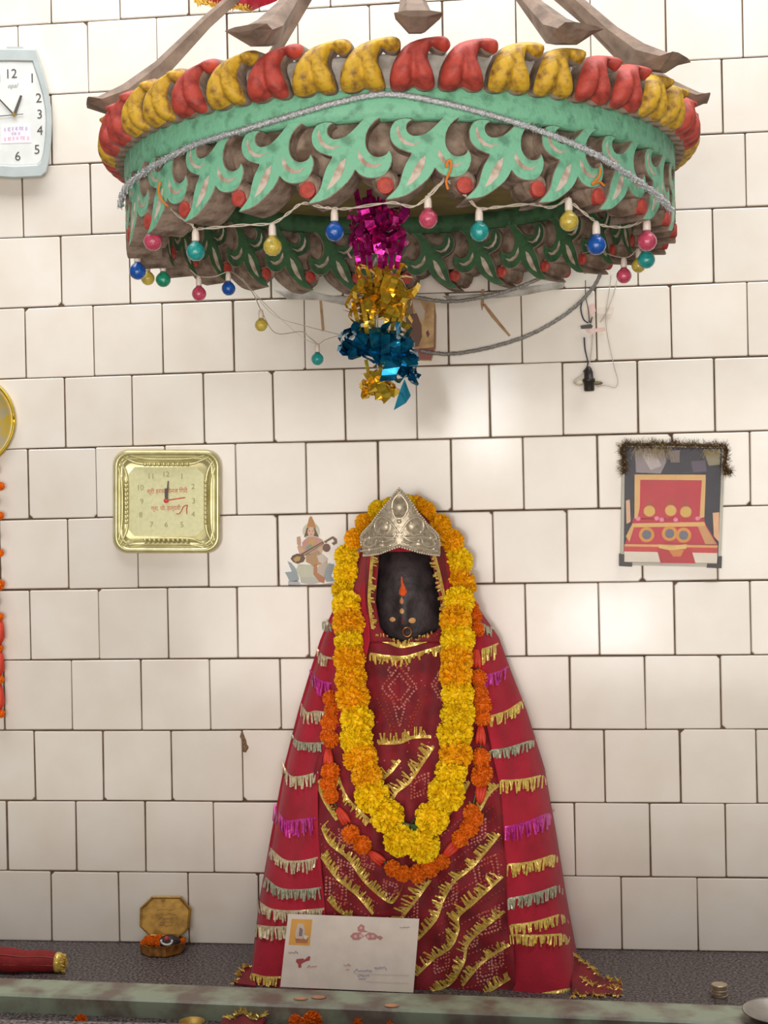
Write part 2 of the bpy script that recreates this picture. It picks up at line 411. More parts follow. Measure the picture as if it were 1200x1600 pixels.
def leaf_mesh():
    out = smooth_closed([Vector(U(*p)) for p in leaf_o], 2)
    bm = bmesh.new(); T = RO-RI
    fr = [bm.verts.new((p.x, 0, p.y)) for p in out]; bk = [bm.verts.new((p.x, T, p.y)) for p in out]
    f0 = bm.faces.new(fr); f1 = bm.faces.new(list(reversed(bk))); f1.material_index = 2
    n = len(fr)
    for i in range(n):
        f = bm.faces.new((fr[i], bk[i], bk[(i+1) % n], fr[(i+1) % n])); f.material_index = 1
    bm.normal_update()
    ed = [e for e in bm.edges if all(v.co.y < 1e-6 for v in e.verts)]+[e for e in bm.edges if all(v.co.y > T-1e-6 for v in e.verts)]
    bmesh.ops.bevel(bm, geom=ed, offset=.0014, segments=1, profile=.5, affect='EDGES', clamp_overlap=True, material=-1)
    for s_ in slits:
        q = [Vector(U(*p)) for p in s_]
        for (y0, y1, mi) in ((-.0006, .004, 3), (T+.0006, T-.004, 3)):
            a = [bm.verts.new((p.x, y0, p.y)) for p in q]; b = [bm.verts.new((p.x, y1, p.y)) for p in q]
            f = bm.faces.new(a); f.material_index = mi
            for i in range(len(q)):
                f = bm.faces.new((a[i], b[i], b[(i+1) % len(q)], a[(i+1) % len(q)])); f.material_index = mi
    # plump plaster mass that carries the stud below the right-hand curl
    sx, sz = U(568, 600)
    for rr, zz in ((.020, sz+.001),):
        ring = []
        prof_ = [(.004, .0), (.3, .0)]
        for j, (yy, sc) in enumerate(((.003, .72), (.010, 1.0), (.035, 1.12), (.058, .8))):
            ring.append([bm.verts.new((sx+rr*sc*math.cos(2*math.pi*k/10), yy, zz+rr*sc*.95*math.sin(2*math.pi*k/10))) for k in range(10)])
        for a, b in zip(ring, ring[1:]):
            for k in range(10):
                f = bm.faces.new((a[k], a[(k+1) % 10], b[(k+1) % 10], b[k])); f.material_index = 1
        f = bm.faces.new(ring[0]); f.material_index = 1
        f = bm.faces.new(ring[-1]); f.material_index = 1
    bmesh.ops.triangulate(bm, faces=[f for f in bm.faces if len(f.verts) > 4])
    bmesh.ops.recalc_face_normals(bm, faces=bm.faces)
    for v in bm.verts:
        th = v.co.x/RO; r = RO-v.co.y
        v.co = Vector((r*math.sin(th), -r*math.cos(th), v.co.z))
    me = bpy.data.meshes.new('leaf_ornament'); bm.to_mesh(me); bm.free()
    for m in (m_green, m_cement, m_green_shade, m_slit): me.materials.append(m)
    return me
LM = leaf_mesh()
sm = MB(); sx, sz = U(568, 628)
sm.lathe([(.0115, .016), (.0122, .003), (.0118, -.0005), (.008, -.0022)], (sx, -RO+0, sz), axis=(0, 1, 0), n=14)
me_stud = bpy.data.meshes.new('stud')
vv = []
for (x, y, z) in sm.v:
    th = x/RO; r = -y; vv.append((r*math.sin(th), -r*math.cos(th), z))
me_stud.from_pydata(vv, [], sm.f); me_stud.materials.append(m_redp)
bs = MB(); bs.lathe([(.0105, -.010), (.0112, .000), (.006, .003)], (sx, -RI, sz+.006), axis=(0, 1, 0), n=12)
vv = []
for (x, y, z) in bs.v:
    th = x/RI; r = -y; vv.append((r*math.sin(th), -r*math.cos(th), z))
me_stud2 = bpy.data.meshes.new('inner_stud'); me_stud2.from_pydata(vv, [], bs.f); me_stud2.materials.append(m_redp)
NL = 26
th0 = math.asin((at(545, 250, CY-RO).x-CX)/RO)
for k in range(NL):
    o = inst('leaf_ornament', LM, canopy, (CX, CY, Z_LEAF), (0, 0, th0+2*math.pi*k/NL))
    for me in (me_stud, me_stud2):
        s_ = bpy.data.objects.new('stud', me); C.objects.link(s_); s_.parent = o

# -- rim petals
PU = lambda x, y: ((x-500)/6*KF*.98, zf(40+y/6)-Z_TOP)
pet_o = [(285,560),(286,480),(325,355),(425,205),(550,135),(690,108),(790,102),(848,128),(862,190),(832,246),(780,262),(715,232),(682,205),(650,262),(640,335),(678,430),(706,540),(690,592),(620,606),(560,592),(505,558),(450,596),(380,606),(310,596)]
pet = [Vector(PU(x, y)) for x, y in pet_o]
kx, ky = PU(775, 180); gx, gy = PU(500, 500); _, gt = PU(0, 330)
def ph(v, dd):
    h = .024*(1-math.exp(-dd/.0055))
    if v.y < gt+.02: h -= .011*math.exp(-((v.x-gx)/.0045)**2)*min(1, max(0, (gt+.02-v.y)/.025))
    h += .008*math.exp(-((v.x-kx)**2+(v.y-ky)**2)/.008**2)
    return h
pv, pf = inflate(smooth_closed(pet, 2), .0045, ph)
def petal_mesh(m, name):
    vs = []
    for x, y, h in pv:
        th = x/(RO+.012); lean = .010*math.sin(min(1, max(0, y/.07))*math.pi)
        r = RO+.016+lean+h*.8
        vs.append((r*math.sin(th), -r*math.cos(th), y-.003))
    n0 = len(vs); nb = len(smooth_closed(pet, 2))
    vs2 = []
    for x, y, h in pv[:nb]:
        th = x/(RO+.012); vs2.append(((RO-.012)*math.sin(th), -(RO-.012)*math.cos(th), y))
    fs = list(pf)+[(i, (i+1) % nb, n0+(i+1) % nb, n0+i) for i in range(nb)]
    me = bpy.data.meshes.new(name); me.from_pydata(vs+vs2, [], fs); me.materials.append(m); me.materials.append(m_cement)
    me.polygons.foreach_set('material_index', [0]*len(pf)+[1]*nb)
    bm = bmesh.new(); bm.from_mesh(me); bmesh.ops.recalc_face_normals(bm, faces=bm.faces); bm.to_mesh(me); bm.free()
    me.polygons.foreach_set('use_smooth', [True]*len(me.polygons)); return me
PR, PY = petal_mesh(m_redp, 'rim_petal'), petal_mesh(m_yelp, 'rim_petal')
NP = 44
tp = math.asin((at(643, 100, CY-RO).x-CX)/RO)
seq = {0:'r',1:'r',2:'y',3:'y',4:'r',5:'r',6:'y',7:'y',8:'r',9:'r',-1:'y',-2:'y',-3:'r',-4:'y',-5:'r',-6:'y',-7:'y',-8:'r',-9:'r',-10:'y'}
for k in range(-22, 22):
    c = seq.get(k, 'ry'[(k//2) % 2])
    inst('rim_petal', PR if c == 'r' else PY, canopy, (CX, CY, Z_TOP), (0, 0, tp+2*math.pi*k/NP))
# -- mortar where the ring meets the tiles
for q in ([(425,452),(470,450),(520,462),(585,464),(582,474),(540,478),(500,470),(450,468)], [(690,462),(760,458),(830,446),(885,438),(880,450),(820,462),(760,468),(700,470)]):
    V, Fc = inflate([Vector((at(x, y).x, at(x, y).z)) for x, y in q], .006, lambda v, dd: .012*(1-math.exp(-dd/.006)))
    mb = MB(); mb.add([(x, .001-h, z) for x, z, h in V], Fc); mb.build('mortar_smear', m_dust, canopy, True)
# -- bracket ribs rising to the hub over the middle
APEX = Vector((CX, CY, EYE+1.10))
Z_RIM = zf(52)
def rib(deg):
    th = math.radians(deg); mb = MB()
    rad = Vector((math.sin(th), -math.cos(th), 0)); tan = Vector((math.cos(th), math.sin(th), 0))
    # centre line: horn-like tip pointing outwards, then up to the hub
    prof = [(RO+.058, .010, .034, .004), (RO+.034, .006, .031, .014), (RO-.01, .024, .025, .020), (RO-.06, .07, .017, .014), (RO-.14, .155, .011, .010), (RO-.27, .275, .009, .008), (.05, .46, .009, .008)]
    vs = []; fs = []
    for r, dz, hw, hh in prof:
        c = Vector((CX, CY, Z_RIM))+rad*r+Vector((0, 0, dz))
        t = Vector((0, 0, 1))*.8+rad*.6
        vs += [c-tan*hw+t*hh*.3, c-tan*hw*.35-t*hh, c+tan*hw*.35-t*hh, c+tan*hw+t*hh*.3, c+tan*hw*.5+t*hh, c-tan*hw*.5+t*hh]
    for i in range(len(prof)-1):
        for k in range(6): fs.append((i*6+k, i*6+(k+1) % 6, i*6+6+(k+1) % 6, i*6+6+k))
    fs += [tuple(range(6)), tuple(range(len(prof)*6-6, len(prof)*6))]
    mb.add(vs, fs); return mb.build('bracket_rib', m_wood, canopy)
for dg in (-70, -18, 9, 36, 61, 88, -124): rib(dg)
mb = MB(); mb.lathe([(.02, -.05), (.06, -.02), (.065, .01), (.04, .04), (.015, .06), (.012, .5)], (CX, CY, Z_RIM+.46), n=16)
mb.build('hub', m_wood, canopy, True)
def on_ring(px, py, R):
    d = ray(px, py); ox, oy = CAM.x-CX, CAM.y-CY
    a = d.x**2+d.y**2; b = 2*(ox*d.x+oy*d.y); c = ox*ox+oy*oy-R*R; D = b*b-4*a*c
    t = (-b-math.sqrt(D))/(2*a) if D > 0 else -b/(2*a)
    p = CAM+d*t
    if D <= 0:
        h = Vector((p.x-CX, p.y-CY)); s_ = R/h.length; 
        p = Vector((CX+h.x*s_, CY+h.y*s_, p.z))
    return p

# ================================================================== IDOL AND ITS CLOTHS
# silhouette (pixel row, left, right, depth of the swell in metres); the figure stands against the wall
SIL = [(782,606,644,.05),(800,590,662,.085),(830,572,686,.115),(870,560,704,.135),(900,550,716,.14),(930,534,734,.14),(960,517,753,.14),(1000,500,781,.145),(1050,484,799,.15),
       (1110,466,823,.16),(1200,443,851,.175),(1300,424,869,.195),(1400,406,885,.212),(1480,396,900,.232),(1530,391,910,.25),(1556,389,916,.262)]
YB = -.012
ST = []
for (y, l, r, dp) in SIL:
    a = at(l, y, -.09); b = at(r, y, -.09); ST.append(((a.z+b.z)/2, (a.x+b.x)/2, (b.x-a.x)/2, dp))
ST.sort()
def body(z):
    return interp(ST, z)                      # centre, half width, depth
def g(X, Z):
    c, hw, dp = body(Z); s_ = abs((X-c)/hw)
    e_ = 2.3+3*max(0, 1-Z/.5)+16*max(0, 1-Z/.25)**2
    return dp*(1-min(1, s_)**e_)**(1/2.0) if s_ < 1 else 0
def ob(px, py, off=0.0, n=14):
    """point of the clothed figure seen at a pixel, lifted by off"""
    Y = -.1
    for _ in range(n):
        p = at(px, py, Y); Yn = YB-g(p.x, p.z)-off; Y = Y+(Yn-Y)*.7
    return at(px, py, Y)
BASE = ob(650, 1556); BASE.z = 0; BASE.y = -.1
# -- black stone figure: one closed body with the face swelling out of the hood
FC = ob(636, 936); 
def face_bump(X, Z):
    e = ((X-FC.x)/.066)**2+((Z-FC.z)/.096)**2
    h = .026*max(0, 1-e)**.5 if e < 1 else 0
    nx = (X-(FC.x-.006)); nz = Z-(FC.z-.035)
    h += .010*math.exp(-(nx/.012)**2-(nz/.03)**2)                  # nose ridge
    for sx_ in (-.03, .022): h -= .004*math.exp(-((X-FC.x-sx_)/.014)**2-((Z-FC.z+.012)/.012)**2)
    h += .004*math.exp(-((Z-FC.z-.012)/.01)**2)*math.exp(-((X-FC.x)/.04)**2)
    return h
idol = thing('deity_statue', BASE, 'black stone deity statue whose dark face looks out between the red cloths', 'statue')
mb = MB(); NZ, NPh = 90, 56; vs = []; fs = []
zt = ST[-1][0]
for i in range(NZ+1):
    z = zt*i/NZ; c, hw, dp = body(z)
    for k in range(NPh):
        t = k/(NPh-1); s_ = -math.cos(math.pi*t)*.985
        X = c+hw*.97*s_
        gg = g(c+hw*s_, z)-.012
        vs.append((X, YB+.004-max(.0, gg)-face_bump(X, z), z))
for i in range(NZ):
    for k in range(NPh-1):
        a = i*NPh+k; fs.append((a, a+1, a+NPh+1, a+NPh))
    fs.append((i*NPh, i*NPh+NPh, i*NPh+2*NPh-1, i*NPh+NPh-1))
fs.append(tuple(range(NPh))); fs.append(tuple((NZ)*NPh+k for k in reversed(range(NPh))))
mb.add(vs, fs); mb.build('stone_body', m_stone, idol, True)
def fpt(px, py, off):
    Y = -.15
    for _ in range(14):
        p = at(px, py, Y); Yn = YB+.004-(g(p.x, p.z)-.012)-face_bump(p.x, p.z)-off; Y += (Yn-Y)*.6
    return at(px, py, Y)
def blob(name, pts, m, parent, off=.001, h=.003, step=.0022):
    c = at(pts[0][0], pts[0][1], -.17)
    poly = [Vector((at(x, y, -.17).x, at(x, y, -.17).z)) for x, y in pts]
    V, Fc = inflate(poly, step, lambda v, dd: h*(1-math.exp(-dd/.002)))
    mb = MB(); vs = []
    for x, z, hh in V:
        vs.append((x, YB+.004-(g(x, z)-.012)-face_bump(x, z)-off-hh+.002, z))
    mb.add(vs, Fc); return mb.build(name, m, parent, True)
z4 = zc(580, 820, 7.275)
m_tilak = mat('orange_vermilion', srgb(240, 96, 30), .8, nscale=80, col2=srgb(214, 70, 20), bump=.5)
m_sandal = mat('sandal_paste', srgb(226, 172, 110), .8, nscale=80, bump=.4)
m_tilak2 = mat('tan_paste', srgb(206, 138, 92), .7)
blob('forehead_mark', [z4(*p) for p in [(330,580),(350,590),(362,660),(385,700),(408,760),(388,810),(350,820),(312,795),(310,740),(330,690),(325,630)]], m_tilak, idol)
blob('drop_mark', [z4(*p) for p in [(342,808),(370,850),(374,890),(345,912),(312,890),(318,850)]], m_tilak2, idol)
ell = lambda cx, cy, rx, ry, n=12: [(cx+rx*math.cos(2*math.pi*k/n), cy+ry*math.sin(2*math.pi*k/n)) for k in range(n)]
blob('round_mark', [z4(*p) for p in ell(347, 982, 34, 32)], m_sandal, idol)
blob('cheek_dot', [z4(*p) for p in ell(235, 1082, 42, 34)], m_sandal, idol)
blob('cheek_dot', [z4(*p) for p in ell(462, 1092, 44, 40)], m_sandal, idol)
blob('faint_mark', [z4(*p) for p in [(335,1060),(370,1060),(375,1130),(340,1140)]], mat('faded_vermilion', srgb(120, 50, 36), .8), idol, h=.0012)
mb = MB(); c0 = z4(408, 1218)
mb.tube([fpt(c0[0]+6.6*math.cos(a), c0[1]+7.2*math.sin(a), .006) for a in [2*math.pi*k/20 for k in range(20)]], .0016, 6, cap=False)
o0 = len(mb.v)
for k in range(6): mb.f.append((114+k, 114+(k+1) % 6, (k+1) % 6, k)); mb.m.append(0)
mb.build('nose_ring', mat('copper_gold', srgb(226, 150, 86), .35, metal=.8), idol, True)

# -- cloth panels laid over the figure's surface
def fold(px, py, kind):
    if kind == 'mantle':
        u = (px-645)/(1+abs(py-760)/330)
        return .0085*math.sin(u*.115+.4*math.sin(py*.012))+.0045*math.sin(u*.27+py*.004)
    s_ = abs(px-628)
    return .006*math.sin((py-1080)*.05-s_*.075)*min(1, max(0, (py-1080)/120))+.003*math.sin(s_*.16+py*.02)
def panel(edges, kind, off, nu, y0, y1, nv, wrap=False):
    """edges(y) -> (x left, x right) in pixels at that row; a draped sheet following the figure"""
    vs = []; fs = []
    for j in range(nv+1):
        y = y0+(y1-y0)*j/nv; l, r = edges(y)
        for i in range(nu+1):
            x = l+(r-l)*i/nu
            vs.append(ob(x, y, off+.004+fold(x, y, kind)))
    for j in range(nv):
        for i in range(nu):
            a = j*(nu+1)+i; fs.append((a, a+nu+1, a+nu+2, a+1))
    return vs, fs
IN_L = [(862,580),(930,574),(1000,578),(1060,565),(1110,545),(1160,512),(1200,499),(1240,496),(1300,497),(1400,506),(1470,512),(1556,514)]
IN_R = [(862,686),(930,697),(1000,706),(1060,742),(1110,756),(1200,774),(1240,783),(1300,787),(1400,792),(1556,798)]
SILP = [(y, l, r) for y, l, r, d in SIL]
mantle = thing('red_mantle', BASE, 'plain crimson mantle with rows of foil fringe hanging from head to base', 'cloth')
mb = MB()
def addp(mb, e, kind, off, nu, y0, y1, nv): v, f = panel(e, kind, off, nu, y0, y1, nv); mb.add(v, f)
addp(mb, lambda y: (interp(SILP, y)[0]+1, interp(SILP, y)[1]-1), 'mantle', .006, 40, 784, 862, 20)
addp(mb, lambda y: (interp(SILP, y)[0]+1, interp(IN_L, y)[0]), 'mantle', .006, 26, 862, 1556, 110)
addp(mb, lambda y: (interp(IN_R, y)[0], interp(SILP, y)[1]-1), 'mantle', .006, 26, 862, 1556, 110)
def side_return(mb, left):
    vs = []; fs = []; n = 100
    for j in range(n+1):
        y = 784+(1556-784)*j/n; l, r = interp(SILP, y); x = l+1 if left else r-1
        p = ob(x, y, .010+fold(x, y, 'mantle')); vs += [p, (p.x+(.004 if left else -.004), -.004, p.z)]
    for j in range(n): fs.append((2*j, 2*j+2, 2*j+3, 2*j+1))
    mb.add(vs, fs)
side_return(mb, True); side_return(mb, False)
o = mb.build('mantle_cloth', m_mantle, mantle, True)
sd = o.modifiers.new('thickness', 'SOLIDIFY'); sd.thickness = .0022; sd.offset = 0
sari = thing('bandhani_shawl', BASE, 'maroon tie-dyed shawl with gold trims wrapped around the statue front', 'cloth')
FO_L = [(855,590),(868,592),(900,590),(940,587),(980,594),(996,606),(1003,628)]
FO_R = [(855,668),(868,672),(900,680),(940,688),(975,691),(988,680),(1003,628)]
mb = MB()
addp(mb, lambda y: (interp(IN_L, y)[0]-6, interp(FO_L, y)[0]), 'sari', .007, 6, 856, 1003, 40)
addp(mb, lambda y: (interp(FO_R, y)[0], interp(IN_R, y)[0]+6), 'sari', .007, 6, 856, 1003, 40)
addp(mb, lambda y: (interp(IN_L, y)[0]-8, interp(IN_R, y)[0]+8), 'sari', .000, 90, 1003, 1557, 150)
o = mb.build('shawl_cloth', m_bandh, sari, True)
sd = o.modifiers.new('thickness', 'SOLIDIFY'); sd.thickness = .002; sd.offset = 0

# -- foil fringes: a narrow woven tape with little hanging foil slips
def fringe(parent, path, dirv, length, m, off, kind, tape=3.4, step=3.8, wd=2.5, label=None, dens=1.0):
    P = resample(smooth_path([Vector((x, y)) for x, y in path], 6), 2.1)
    mb = MB(); dv = Vector(dirv).normalized()
    S = lambda q, lift: ob(q.x, q.y, off+.004+fold(q.x, q.y, kind)+lift)
    for a, b in zip(P, P[1:]):
        q = [a-dv*tape*.5, b-dv*tape*.5, b+dv*tape*.5, a+dv*tape*.5]
        lift = .003+random.uniform(0, .0012)
        mb.add([S(q[0], lift), S(q[1], lift), S(q[2], lift+random.uniform(0, .001)), S(q[3], lift)], [(0, 1, 2, 3)])
    Q = resample(P, step)
    for i, a in enumerate(Q[:-1]):
        if random.random() > dens: continue
        t = (Q[i+1]-a).normalized()
        L = length*(random.uniform(.7, 1.1) if kind == 'mantle' else random.choice((.4, .6, .8, 1.0, 1.15))); dd = (dv+t*(random.uniform(-.2, .2) if kind == 'mantle' else random.uniform(-.35, .35))).normalized()
        for lay in (0, 1):
            a2 = a+t*random.uniform(-1.5, 1.5)
            w_ = wd*.5*random.uniform(.7, 1.15); l0 = .004+random.uniform(0, .002); l1 = random.uniform(.004, .012)
            tw = random.uniform(-.0022, .0022)
            mb.add([S(a2-t*w_, l0), S(a2+t*w_, l0), S(a2+t*w_+dd*L*.55, l0+.002+tw), S(a2-t*w_+dd*L*.55, l0+.002-tw),
                    S(a2+t*w_*.9+dd*L, l1+tw), S(a2-t*w_*.9+dd*L, l1-tw)], [(0, 1, 2, 3), (3, 2, 4, 5)])
    o = mb.build('foil_fringe', m, parent, recalc=False)
    if label: o['label'] = label
    return o
MF = [([(505,972),(514,974),(524,978)], m_grnf, 14, 'greenish foil fringe'), ([(495,1013),(505,1025),(519,1029)], m_silf, 17, None), ([(484,1047),(498,1062),(520,1069)], m_magf, 22, 'magenta foil fringe'),
      ([(471,1100),(480,1114),(492,1112),(512,1114)], m_silf, 20, None), ([(455,1146),(465,1159),(485,1162),(507,1161)], m_grnf, 13, 'greenish foil fringe'),
      ([(441,1192),(454,1213),(475,1213),(498,1206)], m_silf, 18, None), ([(429,1258),(446,1282),(470,1281),(495,1278)], m_magf, 25, 'magenta foil fringe'),
      ([(421,1324),(444,1344),(470,1346),(498,1340)], m_silf, 19, None), ([(413,1369),(436,1388),(470,1391),(504,1387)], m_grnf, 17, 'greenish foil fringe'),
      ([(404,1408),(424,1421),(460,1424),(508,1420)], m_silf, 18, None), ([(401,1446),(425,1449),(460,1448),(510,1446)], m_silf, 20, None), ([(391,1521),(415,1527),(440,1527)], m_goldf, 14, None),
      ([(749,974),(762,978),(774,983)], m_grnf, 14, 'greenish foil fringe'), ([(753,1015),(766,1011),(780,1005)], m_goldf, 22, None), ([(759,1055),(780,1050),(797,1039)], m_magf, 22, 'magenta foil fringe'),
      ([(765,1120),(790,1112),(809,1100),(820,1092)], m_goldf, 17, None), ([(767,1173),(790,1170),(813,1163),(842,1154)], m_grnf, 15, 'greenish foil fringe'),
      ([(783,1220),(820,1218),(857,1209)], m_goldf, 20, None), ([(789,1293),(825,1284),(867,1266)], m_magf, 24, 'magenta foil fringe'),
      ([(794,1351),(830,1347),(877,1332)], m_goldf, 19, None), ([(794,1405),(841,1395),(884,1379)], m_grnf, 17, 'greenish foil fringe'),
      ([(798,1446),(835,1441),(892,1424)], m_goldf, 16, None), ([(798,1461),(840,1462),(896,1459)], m_goldf, 17, None), ([(847,1553),(880,1547),(908,1542)], m_goldf, 8, None)]
for path, m, L, lab in MF: fringe(mantle, path, (0, 1), L, m, .006, 'mantle', label=lab)
SF = [([(591,1161),(624,1160),(645,1152),(674,1151)], (-.1,-1), 14), ([(612,1252),(620,1237),(640,1221),(660,1192),(678,1165)], (-.75,-.6), 17), ([(598,1217),(612,1204),(626,1186)], (-.7,-.6), 14),
      ([(529,1215),(535,1232),(546,1252),(580,1285)], (-.5,.8), 9), ([(496,1222),(504,1245),(514,1263),(527,1282)], (.7,-.4), 9),
      ([(503,1292),(515,1317),(544,1341),(571,1378),(611,1410),(624,1392),(634,1374)], (.5,-.8), 12), ([(502,1338),(526,1371),(559,1399),(583,1428)], (.5,-.8), 12),
      ([(512,1404),(531,1424),(550,1432)], (.4,-.8), 9), ([(622,1440),(649,1407),(672,1375)], (-.85,-.3), 20),
      ([(652,1468),(680,1437),(693,1404),(710,1377),(737,1355),(762,1326),(781,1302)], (-.75,-.5), 14), ([(650,1524),(677,1498),(704,1479),(716,1452),(716,1432),(737,1413),(759,1393),(786,1368)], (-.7,-.6), 17),
      ([(674,1550),(704,1536),(724,1503),(730,1476),(751,1454),(789,1423)], (-.75,-.5), 13), ([(722,1540),(754,1503),(797,1475)], (-.65,-.7), 12), ([(758,1553),(778,1540),(797,1528)], (-.5,-.8), 14),
      ([(697,1277),(712,1258),(725,1237),(734,1219)], (-.6,-.5), 10), ([(743,1276),(752,1262),(764,1240),(780,1226)], (-.65,-.6), 20),
      ([(586,998),(606,1003),(628,1010),(660,1003),(694,990)], (0,-1), 10), ([(578,1022),(606,1026),(632,1027),(664,1018),(696,1008)], (0,1), 13)]
for path, dv, L in SF: fringe(sari, path, dv, L, m_goldf, .0, 'sari', tape=5, step=3.0, wd=2.3, dens=.85)
fringe(sari, [(582,866),(579,900),(577,940),(583,985)], (1, .15), 9, m_goldf, .009, 'sari', tape=5, step=4.0, wd=2.6, dens=.85)
fringe(sari, [(678,866),(687,900),(695,940),(697,975)], (-1, .15), 9, m_goldf, .009, 'sari', tape=5, step=4.0, wd=2.6, dens=.85)
# -- tie-dye dots in rows (too many to count singly)
dots = MB()
def dot(x, y, r, mi):
    vs = [ob(x, y, .008+fold(x, y, 'sari')+.0012)]
    for k in range(6):
        a = math.pi*k/3; vs.append(ob(x+r*math.cos(a), y+r*math.sin(a), .0062+fold(x, y, 'sari')))
    dots.add(vs, [(0, 1+k, 1+(k+1) % 6) for k in range(6)], mi)
def dotline(path, step, r, mi):
    for p in resample([Vector((x, y)) for x, y in path], step):
        l = interp(IN_L, p.y)[0]; rr = interp(IN_R, p.y)[0]
        if l+3 < p.x < rr-3: dot(p.x+random.uniform(-.5, .5), p.y+random.uniform(-.5, .5), r, mi)
def diamond(cx, cy, hw, hh, mi=0, rot=0):
    for s_ in (1, .62):
        q = [(0, -hh*s_), (hw*s_, 0), (0, hh*s_), (-hw*s_, 0), (0, -hh*s_)]
        q = [(cx+x*math.cos(rot)-y*math.sin(rot), cy+x*math.sin(rot)+y*math.cos(rot)) for x, y in q]
        dotline(q, 5.2, 1.9, mi)
diamond(624, 1074, 28, 34); diamond(540, 1360, 14, 20, 0, -.6); diamond(575, 1345, 12, 16, 0, -.6); diamond(775, 1500, 14, 18, 0, .6); diamond(735, 1470, 12, 20, 0, .6); dotline([(612,1055),(606,1045),(624,1030),(640,1045),(634,1056)], 5, 1.9, 0)
dotline([(613,1090),(620,1120),(624,1135),(628,1120),(636,1090)], 5, 1.8, 0)
dotline([(590,1092),(606,1126),(614,1148)], 6, 1.5, 1); dotline([(598,1085),(612,1120),(619,1145)], 6, 1.5, 1); dotline([(658,1090),(642,1124),(634,1148)], 6, 1.5, 1); dotline([(666,1085),(648,1120),(640,1145)], 6, 1.5, 1)
diamond(690, 1070, 16, 24); diamond(656, 1228, 16, 24, 0, .6); diamond(760, 1362, 24, 30, 0, .5); diamond(700, 1400, 16, 24, 0, .6)
diamond(765, 1440, 20, 26, 0, .6); diamond(525, 1392, 20, 26, 0, -.6); diamond(760, 1515, 20, 24, 0, .6); diamond(690, 1505, 14, 20, 0, .6); diamond(640, 1425, 14, 22, 0, .6)
diamond(610, 1390, 14, 18, 0, -.6); diamond(540, 1310, 12, 18, 0, -.6); diamond(745, 1300, 16, 24, 0, .6)
for k in range(13):
    x0 = 505+k*4; dotline([(x0-30+k*2, 1268+k*20), (x0+70, 1345+k*17)], 6.5, 1.4, k % 2)
for k in range(16):
    dotline([(660+k*3, 1330+k*14.5), (800, 1215+k*21)], 6.5, 1.4, 1 if k % 3 else 0)
for k in range(60):
    dot(random.uniform(585, 690), random.uniform(1035, 1240), 1.3, 0)
od = dots.build('tie_dye_dots', [m_dotp, m_doto], sari, recalc=False); tag(od, kind='stuff')
# -- corner of the shawl trailing on the altar
def rag(name, pts_top, m, parent, thick=.0):
    pass
mb = MB(); tri = [(893,1492),(912,1503),(932,1520),(955,1538),(972,1556)]; low = [(893,1556),(905,1557),(925,1558),(948,1559),(972,1560)]
vs = []; fs = []; nu, nv = 24, 10
for j in range(nv+1):
    for i in range(nu+1):
        t = i/nu*4; k = min(3, int(t)); f_ = t-k
        a = Vector(tri[k]).lerp(Vector(tri[k+1]), f_); b = Vector(low[k]).lerp(Vector(low[k+1]), f_)
        q = a.lerp(b, j/nv); bp = floor_at(q.x, 1557)
        Yd = bp.y+.14*(1-j/nv)*(1-i/nu*.55); p = at(q.x, q.y, Yd)
        vs.append((p.x, p.y+.006*math.sin(i*.9+j*.4), max(p.z, .003)))
for j in range(nv):
    for i in range(nu): a = j*(nu+1)+i; fs.append((a, a+nu+1, a+nu+2, a+1))
mb.add(vs, fs); o = mb.build('trailing_corner', m_bandh, sari, True); sd = o.modifiers.new('thickness', 'SOLIDIFY'); sd.thickness = .002
mb = MB()
def hairs(mb, P3, L, n, wd=.0016, up=(0, -.3, .3), spread=.8):
    P = resample(P3, .001)
    for _ in range(n):
        p = random.choice(P); dv = (Vector(up)+Vector((random.uniform(-1, 1), random.uniform(-1, .2), random.uniform(-1, 1)))*spread).normalized()*L*random.uniform(.5, 1.1)
        s_ = dv.orthogonal().normalized()*wd*.5
        mb.add([p-s_, p+s_, p+dv+s_*.6, p+dv-s_*.6], [(0, 1, 2, 3)])
edge = [Vector(vs[i])+Vector((0, -.003, .003)) for i in range(nu+1)]
hairs(mb, edge, .012, 110, .003)
edge2 = [Vector(vs[(nv)*(nu+1)+i])+Vector((0, -.003, .002)) for i in range(nu+1)]
hairs(mb, edge2, .010, 70, .003)
edge3 = [Vector(vs[i+5*(nu+1)])+Vector((0, -.004, .003)) for i in range(6, nu+1)]
hairs(mb, edge3, .010, 60, .003)
mb.build('gold_edging', m_goldf, sari, recalc=False)
# left trailing bit
mb = MB(); q = [floor_at(x, y, .004) for x, y in [(366,1536),(380,1522),(396,1518),(400,1540)]]
mb.add([v+Vector((0, 0, .012 if i in (1, 2) else 0)) for i, v in enumerate(q)]+[v-Vector((0, 0, .003)) for v in q], [(0, 1, 2, 3), (4, 5, 6, 7), (0, 1, 5, 4), (1, 2, 6, 5), (2, 3, 7, 6), (3, 0, 4, 7)])
mb.build('trailing_corner', m_bandh, sari)
mb = MB(); hairs(mb, [q[0], q[1]+Vector((0, 0, .012)), q[2]+Vector((0, 0, .012))], .010, 60, .003); mb.build('gold_edging', m_goldf, sari, recalc=False)

